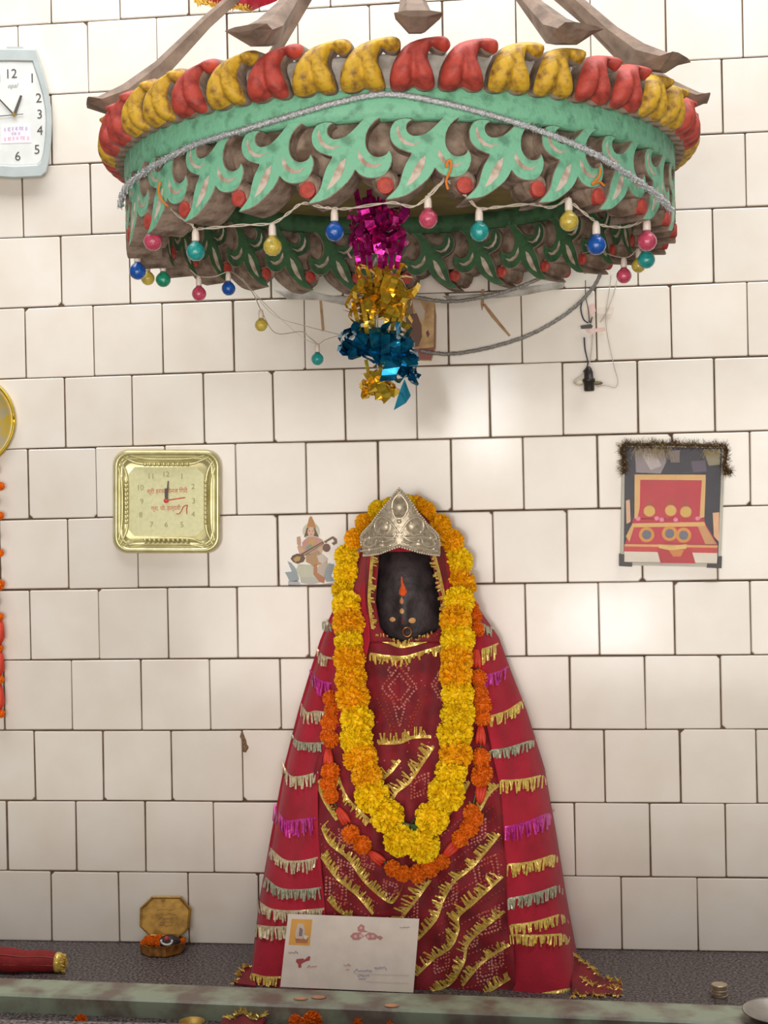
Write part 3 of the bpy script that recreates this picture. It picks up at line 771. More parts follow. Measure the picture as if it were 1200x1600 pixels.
# ================================================================== CROWN
z1 = zc(500, 740, 4.286)
crown = thing('silver_crown', ob(625, 866, .03), 'embossed silver crown with a pointed top set on the statue forehead', 'crown')
cr_o = [(530,100),(500,130),(475,165),(440,210),(405,250),(370,295),(335,345),(285,395),(270,430),(278,490),(292,548),(345,545),(400,536),(460,512),(530,488),(600,508),(660,526),(740,542),(806,548),(806,480),(792,412),(755,370),(715,335),(685,295),(655,262),(630,220),(605,180),(570,135)]
CC = at(*z1(535, 420), -.2); 
def crY(X): return -.208+((X-CC.x)**2)*8.0
def crp(x, y, lift=0):
    px, py = z1(x, y); Y = -.19
    for _ in range(6):
        p = at(px, py, Y); Y = crY(p.x)-lift
    return at(px, py, Y)
poly = [Vector((crp(x, y).x, crp(x, y).z)) for x, y in cr_o]
bosses = [(535,225,50,62,.012),(412,355,58,52,.008),(640,350,58,52,.008),(470,440,40,22,.004),(600,440,40,22,.004),(380,480,45,22,.004),(700,470,45,25,.004)]
bw = []
for (x, y, rx, ry, h) in bosses:
    p = crp(x, y); bw.append((p.x, p.z, rx/4.286*.00125, ry/4.286*.00125, h))
def ch(v, dd):
    h = .003*(1-math.exp(-dd/.002))
    for (bx, bz, rx, rz, hh) in bw:
        e = ((v.x-bx)/rx)**2+((v.y-bz)/rz)**2
        if e < 1: h += hh*(1-e)**.6
    return h
V, Fc = inflate(poly, .0028, ch)
mb = MB(); nb = len(poly)
vs = [(x, crY(x)-h, z) for x, z, h in V]; n0 = len(vs)
vs += [(x, crY(x)+.003, z) for x, z, h in V]
mb.add(vs, list(Fc)+[tuple(n0+i for i in reversed(f)) for f in Fc]+[(i, (i+1) % nb, n0+(i+1) % nb, n0+i) for i in range(nb)])
mb.build('crown_plate', m_crownd, crown, True)
def beads(path, step, r, parent, m, lift, closed=False, name='bead_row'):
    P = resample([crp(x, y, lift) for x, y in path], step); mb = MB()
    for p in P: mb.sphere(p, r, 6)
    return mb.build(name, m, parent, True)
beads([(292,548),(345,545),(400,536),(460,512),(530,488),(600,508),(660,526),(740,542),(806,548)], .0052, .0028, crown, m_crown, .004)
beads(cr_o[:10], .0052, .0025, crown, m_crown, .003); beads(cr_o[19:]+cr_o[:1], .0052, .0025, crown, m_crown, .003)
def scroll(path, r=.0019):
    mb = MB(); mb.tube(smooth_path([crp(x, y, .0062) for x, y in path], 6), r, 6); return mb.build('scroll', m_crown, crown, True)
for s_ in (-1, 1):
    X = lambda x: 530+s_*x
    for path in ([(5,400),(30,360),(70,310),(115,292),(155,315),(165,355),(150,395),(120,410)], [(10,420),(60,430),(120,425),(190,430),(255,445)], [(15,460),(70,485),(140,500),(230,515),(260,520)],
                 [(20,395),(40,430),(90,455),(140,450)], [(175,330),(200,370),(240,410),(250,440)], [(150,440),(170,480),(210,490),(240,470),(225,445)]):
        scroll([(X(x), y) for x, y in path])
scroll([(480,235),(490,180),(530,140),(575,185),(588,235),(560,290),(530,300),(500,290),(480,235)])
for (x, y, r) in [(450,330,.004),(395,385,.0035),(610,330,.004),(675,390,.0035),(530,320,.005),(330,430,.0045),(740,430,.0045),(470,480,.004),(590,478,.004),(330,510,.004),(760,505,.004),(420,455,.004),(660,450,.004)]:
    mb = MB(); mb.sphere(crp(x, y, .0055), r, 8); mb.build('boss', m_crown, crown, True)

# ================================================================== MARIGOLD GARLANDS
def marigold_mesh(name, m, N=300, seed=1):
    rnd = random.Random(seed); mb = MB(); ga = math.pi*(3-5**.5)
    mb.sphere((0, 0, 0), .72, 10)
    for i in range(N):
        z = 1-2*(i+.5)/N; r = math.sqrt(1-z*z); a = ga*i
        n = Vector((r*math.cos(a), r*math.sin(a), z*.9))
        t = n.orthogonal().normalized(); t.rotate(Matrix.Rotation(rnd.uniform(0, 6.28), 3, n)); b = n.cross(t)
        L = rnd.uniform(.94, 1.06); wd = rnd.uniform(.10, .14)
        base = n*.6; tip = (n+t*rnd.uniform(-.05, .18)).normalized()*L
        mid = n*.86+t*.03
        mb.add([base-b*wd*.5, base+b*wd*.5, mid+b*wd*1.1, mid-b*wd*1.1, tip+b*wd*.8-t*.05, tip-b*wd*.8+t*.05, tip+n*.03+t*.07], [(0, 1, 2, 3), (3, 2, 4, 6, 5)])
    me = bpy.data.meshes.new(name); me.from_pydata(mb.v, [], mb.f); me.materials.append(m); return me
MG = {'y': [marigold_mesh('marigold', m_mary, seed=s_) for s_ in (1, 2)], 'o': [marigold_mesh('marigold', m_maro, seed=s_) for s_ in (3, 4)], 'd': [marigold_mesh('marigold', m_mard, 170, s_) for s_ in (5, 6)]}
def flower(parent, kind, P, r):
    o = inst('marigold', random.choice(MG[kind]), parent, P, (random.uniform(0, 6), random.uniform(0, 6), random.uniform(0, 6)), r*random.uniform(.95, 1.05))
    return o
GY = [(650,789,'o',15),(634,786,'o',14),(610,789,'y',13),(594,797,'y',15),(574,817,'o',15),(558,841,'o',17),(545,868,'o',18),(544,895,'y',20),(542,921,'o',22),(543,947,'o',23),(545,974,'o',24),(545,1002,'y',23),(546,1029,'o',24),(548,1060,'o',25),(551,1090,'o',26),(558,1124,'y',26),(557,1156,'y',26),(563,1184,'o',26),(573,1213,'o',25),(581,1243,'y',28),(605,1275,'y',27),(624,1313,'y',26),(661,1321,'y',26),
      (675,1279,'y',26),(697,1240,'y',29),(705,1205,'o',25),(712,1179,'o',26),(711,1146,'y',27),(715,1116,'y',27),(715,1085,'y',26),(712,1055,'o',26),(714,1027,'o',26),(715,999,'y',26),(712,969,'o',25),(717,940,'o',24),(720,913,'o',24),(716,878,'y',23),(707,845,'o',20),(689,820,'o',18),(667,799,'o',17)]
garl = thing('marigold_garland', BASE, 'thick garland of yellow and amber marigolds hung around the statue neck', 'garland')
for (x, y, c, r) in GY:
    lift = .034 if y > 870 else .02
    if c == 'o' and random.random() < .3: c = 'y'
    P = ob(x, y, lift); P.y = min(P.y, -.07)
    flower(garl, c, P, r*1.02*(P.y+2.9615)/F)
mb = MB(); P0 = ob(642, 1288, .03)
for k in range(5):
    a = k*1.3; dv = Vector((math.cos(a), -.3, math.sin(a)*.8-.4)).normalized(); s_ = dv.orthogonal().normalized()*.006
    mb.add([P0, P0+dv*.012+s_, P0+dv*.028, P0+dv*.012-s_], [(0, 1, 2, 3)])
mb.build('leaf_tuft', m_leaf, garl, recalc=False)
GO = [(736,950,11),(741,964,12),(745,984,12),(748,1059,12),(749,1083,13),(753,1101,14),(753,1121,13),(751,1184,14),(754,1208,15),(750,1216,13),(737,1270,13),(742,1278,12),(733,1294,14),(719,1310,13),(691,1347,12),(672,1356,14),(653,1365,14),(629,1365,13),(614,1357,13),(566,1320,14),(548,1303,13),(517,1243,12),(513,1224,14),(516,1206,14),(517,1155,13),(512,1150,12),(516,1128,14),(519,1109,12),(517,1091,12)]
gor = thing('orange_garland', BASE, 'thin garland of small orange marigolds and red petals beneath the yellow one', 'garland')
for (x, y, r) in GO:
    P = ob(x, y, .020); flower(gor, 'd', P, r*1.08*(P.y+2.9615)/F)
for (x, y, dx, dy) in [(513,1184,0,1),(535,1275,.5,.85),(588,1340,.75,.6),(704,1328,.7,-.7),(751,1240,.1,-1),(751,1149,0,1),(744,1029,0,1)]:
    mb = MB(); a = ob(x-dx*15, y-dy*15, .016); b = ob(x, y, .02); c = ob(x+dx*15, y+dy*15, .016)
    for e_ in (-1, 0, 1):
        sd_ = Vector((dy, 0, dx))*.0045*e_
        mb.tube(smooth_path([a+sd_*.5, b+sd_*1.1+Vector((0, -.002*(1-abs(e_)), 0)), c+sd_*1.7+Vector((0, -.003*e_, 0))], 4), [.0022, .0035, .0045, .005, .0055, .0052, .0044, .003, .0012], 6)
    mb.build('red_petal_bundle', m_redfl, gor, True)
mb = MB(); mb.tube(smooth_path([ob(x, y, .014) for x, y, r in GO], 4), .0016, 5); mb.build('thread', m_leaf, gor)

# ================================================================== DECORATIONS ON THE CANOPY
# -- silver tinsel rope over the drum
def tinsel(name, P, r, m, label, step=.004):
    P = resample(smooth_path(P, 8), step); root = thing(name, P[len(P)//2], label, 'tinsel rope')
    mb = MB(); mb.tube(P, [r*(.8+.12*math.sin(i*1.9)) for i in range(len(P))], 7); mb.build('cord', m, root, True)
    mb = MB()
    for i in range(len(P)-1):
        t = (P[i+1]-P[i]).normalized(); u = t.orthogonal().normalized(); v = t.cross(u)
        for k in range(5):
            a = i*1.1+k*1.257; n_ = (u*math.cos(a)+v*math.sin(a)); b_ = t.cross(n_)
            p = P[i]+n_*r*.75; q = p+n_*r*.5*random.uniform(.6, 1.2)+t*random.uniform(-.003, .003)
            mb.add([p-b_*.0007-t*.001, p+b_*.0007-t*.001, q+b_*.0009, q-b_*.0009], [(0, 1, 2, 3)])
    tag(mb.build('tinsel_strands', m, root, recalc=False), kind='stuff')
    return root
fr = [(188,322),(192,304),(204,286),(240,260),(300,228),(380,203),(450,182),(520,162),(600,147),(680,158),(760,178),(840,203),(920,236),(980,272),(1030,308),(1050,330)]
tinsel('tinsel_rope', [on_ring(x, y, RO+.008) for x, y in fr], .0052, m_silver, 'silver tinsel rope swagged across the front of the green canopy drum')
tinsel('tinsel_rope', [at(x, y, Y) for x, y, Y in [(590,446,-.085),(640,462,-.085),(700,471,-.085),(760,463,-.085),(820,445,-.09),(870,420,-.10),(898,400,-.12)]], .0046, m_gtinsel, 'dull grey tinsel rope looped inside the back of the canopy')
tinsel('tinsel_rope', [at(x, y, Y) for x, y, Y in [(945,412,-.06),(930,444,-.04),(905,473,-.02),(870,500,-.013),(820,526,-.011),(760,544,-.011),(700,553,-.013),(655,548,-.016)]], .0046, m_gtinsel, 'dull grey tinsel rope sagging along the tiles below the canopy')

# -- strings of little globe lamps
def bulb(parent, px, py, Y, col, r=None, neck=None):
    c = at(px, py, Y); r = r or .0116
    up = Vector((0, 0, 1))
    if neck: up = (at(neck[0], neck[1], Y)-c).normalized()
    mb = MB(); prof = [(.001, -1.0), (.38, -.93), (.72, -.7), (.95, -.32), (1, 0), (.93, .36), (.7, .7), (.45, .92), (.34, 1.1)]
    mb.lathe([(a*r, b*r) for a, b in prof], c, up, 14)
    o = mb.build('globe_bulb', m_bulb[col], parent, True)
    mb = MB(); mb.lathe([(.34*r, 1.05*r), (.42*r, 1.2*r), (.40*r, 1.9*r), (.30*r, 2.35*r), (.12*r, 2.4*r)], c, up, 8)
    mb.build('bulb_neck', m_socket, o, True)
    return c+up*2.4*r
ls = thing('fairy_lights', on_ring(600, 320, .45), 'string of coloured globe lamps draped along the lower front edge of the canopy', 'string lights')
FB = [(239,377,'pink'),(306,393,'teal'),(426,385,'yellow'),(523,362,'blue'),(669,342,'pink'),(749,362,'teal'),(889,346,'yellow'),(932,383,'blue'),(1011,377,'pink')]
tops = {}
for x, y, c in FB:
    P = on_ring(x, y, RO-.015); tops[(x, y)] = bulb(ls, x, y, P.y, c, .0152*(P.y+2.9615)/2.25)
T = lambda x, y: tops[(x, y)]
OR = lambda x, y: on_ring(x, y, RO-.012)
paths = [[OR(206,366), T(239,377), OR(248,338), OR(262,322)], [OR(262,322), OR(282,340), OR(300,351), T(306,393), OR(323,357), OR(380,352), T(426,385), OR(450,334), OR(473,318), OR(503,324), T(523,362), OR(545,326), OR(611,317), OR(645,323), OR(672,305), OR(692,284)],
         [OR(692,284), T(669,342)], [OR(700,282), OR(728,306), T(749,362), OR(775,324), OR(830,319), OR(862,324), T(889,346)], [OR(895,318), OR(918,337), T(932,383), OR(945,353), OR(975,355), OR(998,348), T(1011,377)],
         [OR(692,284), OR(697,262), OR(702,250)]]
mb = MB()
for p in paths:
    sp = smooth_path(p, 6)
    for ph_ in (0, math.pi):
        mb.tube([q+Vector((.0012*math.cos(i*.8+ph_), -.0012, .0014*math.sin(i*.8+ph_))) for i, q in enumerate(sp)], .0010, 4)
mb.build('twisted_wire', m_wire, ls)
ls2 = thing('fairy_lights', at(300, 440, -.4), 'string of coloured globe lamps dangling from the lower left of the canopy to the tiles', 'string lights')
B2 = [(215,424,'blue',-.50,.0148),(231,435,'yellow',-.42,.0125),(255,437,'green',-.44,.0135),(311,459,'pink',-.36,.0135),(357,451,'blue',-.34,.0130),(408,508,'yellow',-.20,.0125),(496,561,'teal',-.16,.0125)]
tp_ = [bulb(ls2, x, y, Y, c, r) for x, y, c, Y, r in B2]
mb = MB()
def wire(mb, P, r=.0010, m_=0): mb.tube(smooth_path(P, 6), r, 4, m_)
wire(mb, [on_ring(206, 366, RO-.012), tp_[0], at(225,412,-.46), tp_[1], at(245,415,-.42), tp_[2], at(270,405,-.4), at(295,420,-.38), tp_[3], at(335,432,-.34), tp_[4], at(372,432,-.3), at(395,458,-.25), tp_[5], at(430,520,-.19), at(470,518,-.16), at(482,526,-.15), tp_[6]])
wire(mb, [at(378,435,-.3), at(400,460,-.25), at(430,490,-.18), at(470,525,-.15), tp_[6], at(510,530,-.2), at(545,520,-.4)], .0008); wire(mb, [at(400,462,-.25), at(430,494,-.2), at(480,510,-.25), at(540,525,-.42)], .0008)
mb.build('twisted_wire', m_wire, ls2)
ls3 = thing('fairy_lights', at(990, 420, -.42), 'three coloured globe lamps hanging in a knot under the right end of the canopy', 'string lights')
B3 = [(1010,406,'teal',-.5,.0148),(998,415,'yellow',-.42,.0125),(975,431,'pink',-.40,.0135)]
tp3 = [bulb(ls3, x, y, Y, c, r) for x, y, c, Y, r in B3]
mb = MB(); wire(mb, [T(1011,377), tp3[0], at(1003,392,-.45), tp3[1], at(985,400,-.42), tp3[2], at(960,400,-.38), at(930,392,-.3), at(905,398,-.2)]); mb.build('twisted_wire', m_wire, ls3)

# -- foil hanging: crumpled ribbon loops in four colours
def ribbon(mb, P, wv, wd, twist=0, mi=0):
    P = [Vector(p) for p in P]; vs = []; n = len(P)
    for i, p in enumerate(P):
        t = (P[min(i+1, n-1)]-P[max(i-1, 0)]).normalized(); s_ = Vector(wv); s_ = (s_-t*s_.dot(t))
        s_ = s_.normalized() if s_.length > 1e-5 else t.orthogonal().normalized()
        s_ = Matrix.Rotation(twist*i/n, 3, t) @ s_
        vs += [p-s_*wd/2, p+s_*wd/2]
    mb.add(vs, [(2*i, 2*i+1, 2*i+3, 2*i+2) for i in range(n-1)], mi)
YF = -.50; SC = (2.9615-.50)/F
hang = thing('foil_hanging', at(592, 640, YF), 'shiny magenta, gold and blue foil hanging dangling under the canopy centre', 'foil decoration')
def loops(mb, cx, cy, rx, ry, n, wd, sd, zr=.3, down=.1):
    rnd = random.Random(sd); c = at(cx, cy, YF)
    for k in range(n):
        a = 2*math.pi*k/n+rnd.uniform(-.3, .3); el = rnd.uniform(-zr, zr)
        dv = Vector((math.cos(a)*rx, math.sin(a)*rx*.9, (el-down)*ry))*SC*rnd.uniform(.75, 1.05)
        sd_ = Vector((rnd.uniform(-.4, .4), rnd.uniform(-.4, .4), 1)).normalized()
        P = []; m_ = 12
        for i in range(m_+1):
            t = i/m_*2*math.pi; u_ = .5-.5*math.cos(t); v_ = math.sin(t)*.32*(1-.2*rnd.random())
            q = c+dv*u_+sd_*v_*dv.length*1.0
            P.append(q+Vector((rnd.uniform(-1, 1), rnd.uniform(-1, 1), rnd.uniform(-1, 1)))*.0022)
        ribbon(mb, P, dv.cross(sd_), wd*rnd.uniform(.75, 1.2), rnd.uniform(-.8, .8))
def ustrips(mb, cx, y0, y1, xs, wd, sd):
    rnd = random.Random(sd)
    for x in xs:
        Yk = YF+rnd.uniform(-.02, .02)
        P = [at(cx+x*1.3, y0, Yk), at(cx+x*1.15, y0+(y1-y0)*.35, Yk-.006), at(cx+x, y0+(y1-y0)*.7, Yk-.008), at(cx+x*.92, y1, Yk)]
        ribbon(mb, smooth_path(P, 4), (1, .3*rnd.uniform(-1, 1), 0), wd, rnd.uniform(-.8, .8))
mb = MB(); loops(mb, 590, 350, 54, 50, 20, .015, 1, .7); loops(mb, 590, 366, 48, 44, 16, .015, 2, .7, .1); loops(mb, 590, 334, 46, 46, 12, .013, 9, .7, -.2)
ustrips(mb, 590, 366, 420, [-31, -22, -12, 4, 12, 22, 32], .0085, 3); ustrips(mb, 582, 296, 342, [-20, -4, 10, 22], .010, 4)
mb.build('magenta_foil', m_mag, hang, recalc=False)
mb = MB(); loops(mb, 594, 456, 60, 44, 24, .015, 5, .7); loops(mb, 594, 474, 52, 40, 18, .014, 15, .6, .2); loops(mb, 594, 442, 44, 30, 10, .012, 25, .6, -.2); ustrips(mb, 592, 414, 452, [-26, -14, -2, 10, 26], .008, 6); ustrips(mb, 590, 470, 522, [-30, -18, -8, 14, 24, 34], .008, 7)
mb.build('gold_foil', m_gold, hang, recalc=False)
mb = MB(); loops(mb, 592, 534, 68, 40, 18, .020, 8, .6, .0); loops(mb, 622, 556, 36, 50, 14, .022, 18, .7, .2); loops(mb, 560, 545, 36, 36, 9, .020, 28, .6, .1); loops(mb, 634, 575, 22, 40, 7, .018, 38, .7, .3)
mb.build('blue_foil', m_blue, hang, recalc=False)
mb = MB(); loops(mb, 592, 600, 32, 44, 14, .018, 10, .7, .1); loops(mb, 582, 604, 22, 36, 8, .018, 20, .7, .1); ustrips(mb, 590, 562, 596, [-14, 4, 12], .006, 11)
mb.build('gold_bow', m_gold, hang, recalc=False)
mb = MB(); q = [(632,592),(642,618),(634,630),(615,641),(624,612)]
mb.prism([at(x, y, YF-.012+(.01 if i % 2 else 0)) for i, (x, y) in enumerate(q)], (0, .0008, 0)); mb.build('blue_pennant', m_cyanf, hang)
mb = MB(); mb.tube([at(590,620,YF), at(590,520,YF), at(590,400,YF), at(588,300,YF), Vector((at(588,300,YF).x, YF, Z_TOP))], .0012, 4); mb.build('thread', m_wire, hang)

# -- tattered red scarf with gold edge caught on the ribs above
zs = zc(300, 0, 5.4545)
sc_ = thing('red_scarf', at(365, 15, -.45), 'scrap of red cloth with gold tinsel edging caught on the canopy ribs', 'cloth')
mb = MB(); top = [(305,-60),(340,-62),(380,-60),(420,-58),(440,-60)]; bot = [(308,5),(340,11),(372,14),(392,18),(432,0)]
vs = []; fs = []
for j in range(7):
    for i in range(13):
        t = i/12*4; k = min(3, int(t)); a = Vector(top[k]).lerp(Vector(top[k+1]), t-k); b = Vector(bot[k]).lerp(Vector(bot[k+1]), t-k); q = a.lerp(b, j/6)
        vs.append(at(q.x, q.y, -.50+.02*math.sin(i*1.1+j*.5)))
for j in range(6):
    for i in range(12): a = j*13+i; fs.append((a, a+13, a+14, a+1))
mb.add(vs, fs); o = mb.build('scarf_cloth', m_mantle, sc_, True); sd = o.modifiers.new('thickness', 'SOLIDIFY'); sd.thickness = .002
mb = MB(); hairs(mb, [Vector(v)+Vector((0, -.006, 0)) for v in vs[-13:-3]], .010, 260, .0028, (0, -.4, .1), 1); mb.build('gold_edging', m_goldf, sc_, recalc=False)
# -- grey card wedged inside the ring, orange thread ties
mb = MB(); mb.prism([at(x, y, Y) for x, y, Y in [(880,396,-.13),(924,350,-.16),(934,362,-.17),(948,388,-.17),(914,428,-.14),(897,412,-.13)]], (.001, .004, 0))
tag(mb.build('grey_card', flat('grey_board', (176, 172, 164), .8)), 'folded grey card wedged inside the right of the canopy ring', 'card')
for nm, P, lab in (('thread_tie', [(697,262),(701,250),(705,256),(702,270),(697,283),(700,296)], 'orange thread tied round the canopy leaf above the pink bulb'), ('thread_tie', [(938,262),(936,276),(925,288),(936,284),(944,290)], 'orange thread tied on the canopy frieze above the blue bulb at right'),
                   ('thread_tie', [(250,284),(248,300),(254,314),(262,322)], 'orange thread tied on the canopy frieze above the leftmost pink bulb')):
    mb = MB(); mb.tube(smooth_path([on_ring(x, y, RO+.006) for x, y in P], 5), .0018, 6); tag(mb.build(nm, mat('orange_thread', srgb(226, 130, 40), .8)), lab, 'thread')

# ================================================================== THINGS ON THE WALL
WY = -.0015
def text_mesh(txt, px, py, hpx, Y, m, parent, name='lettering', shear=0, wfit=None, rot=0):
    cu = bpy.data.curves.new('t', 'FONT'); cu.body = txt; cu.align_x = 'CENTER'; cu.align_y = 'CENTER'; cu.size = 1; cu.resolution_u = 3; cu.shear = shear
    ob_ = bpy.data.objects.new('t', cu); C.objects.link(ob_)
    dg = bpy.context.evaluated_depsgraph_get(); dg.update(); me = bpy.data.meshes.new_from_object(ob_.evaluated_get(dg))
    bpy.data.objects.remove(ob_); bpy.data.curves.remove(cu)
    if not me.vertices: return None
    xs = [v.co.x for v in me.vertices]; ys = [v.co.y for v in me.vertices]; h = max(ys)-min(ys); cx = (max(xs)+min(xs))/2; cy = (max(ys)+min(ys))/2
    k = (at(px, py-hpx/2, Y)-at(px, py+hpx/2, Y)).length/h; kx = k
    if wfit: kx = (at(px-wfit/2, py, Y)-at(px+wfit/2, py, Y)).length/(max(xs)-min(xs))
    c = at(px, py, Y); o0 = origin(parent); cr_, sr_ = math.cos(rot), math.sin(rot)
    for v in me.vertices:
        x = (v.co.x-cx)*kx; z = (v.co.y-cy)*k
        v.co = Vector((c.x+x*cr_-z*sr_, Y, c.z+x*sr_+z*cr_))-o0
    me.materials.clear(); me.materials.append(m)
    o = bpy.data.objects.new(name, me); C.objects.link(o); o.parent = parent
    return o
def bar(parent, a, b, w_, Y, m, name, tip=1.0, t=.001):
    a = Vector(a); b = Vector(b); n_ = (b-a).normalized(); s_ = Vector((-n_.y, n_.x))*w_/2
    mb = MB(); mb.pxpoly([tuple(a-s_), tuple(a+s_), tuple(b+s_*tip), tuple(b-s_*tip)], Y, t); return mb.build(name, m, parent)
def loft(rings, fill=True):
    mb = MB(); n = len(rings[0]); vs = [p for r in rings for p in r]; fs = []
    for i in range(len(rings)-1):
        for k in range(n): fs.append((i*n+k, i*n+(k+1) % n, (i+1)*n+(k+1) % n, (i+1)*n+k))
    if fill: fs.append(tuple((len(rings)-1)*n+k for k in range(n))); fs.append(tuple(reversed(range(n))))
    mb.add(vs, fs); return mb

# -- white wall clock at the left edge
zk = zc(0, 0, 5.3333)
half = [(300,405),(352,570),(400,740),(428,900),(434,1020),(428,1180),(410,1350),(385,1440),(345,1476)]
full_ = [(118,400)]+half+[(118,1488)]+[(236-x, y-(4 if x > 0 else 0)) for x, y in reversed(half)]
clk = thing('wall_clock', at(*zk(118, 1488), WY), 'white barrel-shaped wall clock cut off by the left edge of the picture', 'clock')
ccx, ccy = 118, 950
def scl(P, k, kx=None): return [(ccx+(x-ccx)*(kx or k), ccy+(y-ccy)*k) for x, y in P]
rings = [[at(*zk(*p), WY) for p in scl(full_, 1)], [at(*zk(*p), WY-.024) for p in scl(full_, 1)], [at(*zk(*p), WY-.030) for p in scl(full_, .975)], [at(*zk(*p), WY-.030) for p in scl(full_, .82, .86)], [at(*zk(*p), WY-.026) for p in scl(full_, .79, .83)]]
loft(rings).build('case', m_clockw, clk)
mb = MB(); mb.pxpoly([zk(*p) for p in scl(full_, .79, .83)], WY-.0262, .0005); mb.build('dial', m_dial, clk)
mb = MB(); mb.pxpoly([zk(*p) for p in [(55,390),(185,388),(185,440),(55,446)]], WY-.0, .027); mb.build('top_tab', m_clockw, clk)
YD = WY-.0275
for tx, x, y in (('12',100,612),('1',268,650),('2',322,815),('3',330,950),('4',332,1085),('5',308,1245),('6',148,1300),('7',-30,1300),('8',-70,1245),('9',-90,950),('10',-80,815),('11',-32,650)):
    text_mesh(tx, *zk(x, y), 76/5.333, YD, m_ink, clk, 'numeral')
text_mesh('opal', *zk(110, 718), 9, YD, flat('grey_ink', (150, 146, 138)), clk, 'maker_mark', .3)
for a, b, w_, m, nm in (((118,958),(176,795),26,m_ink,'hour_hand'), ((118,958),(-40,790),14,m_ink,'minute_hand'), ((-60,972),(192,950),7,m_ink,'second_hand')):
    bar(clk, zk(*a), zk(*b), w_/5.333, YD-.002, m, nm, .7)
mb = MB(); p = at(*zk(118, 957), YD-.004); mb.lathe([(.004, -.001), (.004, .003)], p, (0, -1, 0), 12); mb.build('hand_pivot', m_brass, clk)
mb = MB(); mb.pxpoly([zk(*p) for p in [(8,1040),(255,1030),(262,1188),(8,1196)]], YD+.0005, .0004, 0); mb.build('dedication_sticker', flat('pale_pink_paper', (244, 232, 238)), clk)
for y, m, x0, x1, h_ in ((1075, m_inkpurple, 35, 225, 6.2), (1115, m_inkpurple, 95, 170, 4.5), (1155, m_inkpink, 35, 240, 6)):
    text_mesh('॥ श र न गर ॥' if y != 1115 else 'रज त', *zk((x0+x1)/2, y), h_, YD-.0006, m, clk, 'lettering', 0, (x1-x0)/5.333)
# -- pale gold square clock
zq = zc(160, 680, 6)
sq = thing('square_clock', at(*zq(600, 1105), WY), 'pale gold square wall clock with beaded frame and red lettering', 'clock')
def rrect(x0, y0, x1, y1, r, n=7):
    P = []
    for cx, cy, a0 in ((x1-r, y0+r, -90), (x1-r, y1-r, 0), (x0+r, y1-r, 90), (x0+r, y0+r, 180)):
        for k in range(n): a = math.radians(a0+90*k/(n-1)); P.append((cx+r*math.cos(a), cy+r*math.sin(a)))
    return P
X0, Y0, X1, Y1 = 98, 138, 1106, 1106
rings = []
for ins, h in ((0,0),(0,.010),(8,.016),(24,.019),(42,.018),(52,.012),(62,.011),(74,.015),(92,.014),(104,.010),(126,.009)):
    P = rrect(X0+ins, Y0+ins, X1-ins, Y1-ins, 140-ins*.55); rings.append([at(*zq(*p), WY-h) for p in P])
loft(rings).build('frame', m_clockg, sq, True)
DI = [(300,300),(880,300),(950,370),(950,880),(880,945),(300,945),(240,880),(240,370)]
mb = MB(); mb.pxpoly([zq(*p) for p in DI], WY-.0092, .0006); mb.build('dial', m_dialg, sq)
for path in ([(200,205),(280,250),(380,272),(600,276),(820,272),(920,240),(1000,200)], [(250,190),(400,222),(600,228),(800,222),(960,190)]):
    for tr in (lambda x, y: (x, y), lambda x, y: (x, Y0+Y1-y), lambda x, y: (X0+(y-Y0), Y0+(x-X0)), lambda x, y: (X1-(y-Y0), Y0+(x-X0))):
        mb = MB(); mb.tube(smooth_path([at(*zq(*tr(*p)), WY-.013) for p in path], 5), .0027, 6); mb.build('moulding', m_clockg, sq, True)
for k in range(10):
    for (x, y) in ((400+k*44, 276), (400+k*44, 984), (222, 440+k*42), (968, 440+k*42)):
        mb = MB(); mb.sphere(at(*zq(x, y), WY-.017), .0042, 8); mb.build('bead', m_clockg, sq, True)
YD = WY-.0102
m_num = flat('faded_olive_ink', (164, 156, 104))
for tx, x, y in (('12',600,365),('1',745,385),('2',850,480),('3',855,615),('4',850,740),('5',745,838),('6',598,838),('7',462,838),('8',360,745),('9',370,620),('10',360,490),('11',455,385)):
    text_mesh(tx, *zq(x, y), 50/6, YD, m_num, sq, 'numeral')
text_mesh('श्री हरक िवमल िगरी', *zq(608, 525), 11.5, YD, m_inkred, sq, 'lettering', 0, 63)
text_mesh('ग्रा. पो. हल्दवी', *zq(595, 685), 11, YD, m_inkred, sq, 'lettering', 0, 46)
mb = MB(); mb.tube(smooth_path([at(*zq(*p), YD-.0006) for p in [(690,735),(720,735),(745,700),(760,670),(795,655),(790,690),(792,740)]], 4), .0009, 5); mb.build('pen_flourish', m_inkred, sq)
bar(sq, zq(600,620), zq(592,500), 5, YD-.003, m_ink, 'hour_hand', .6); bar(sq, zq(600,620), zq(616,430), 3, YD-.004, m_ink, 'minute_hand', .5); bar(sq, zq(600,612), zq(770,586), 1.6, YD-.005, m_inkred, 'second_hand')
mb = MB(); mb.lathe([(.0048, 0), (.0048, .005), (.002, .006)], at(*zq(600, 615), YD-.001), (0, -1, 0), 12); mb.build('hand_pivot', m_inkred, sq)

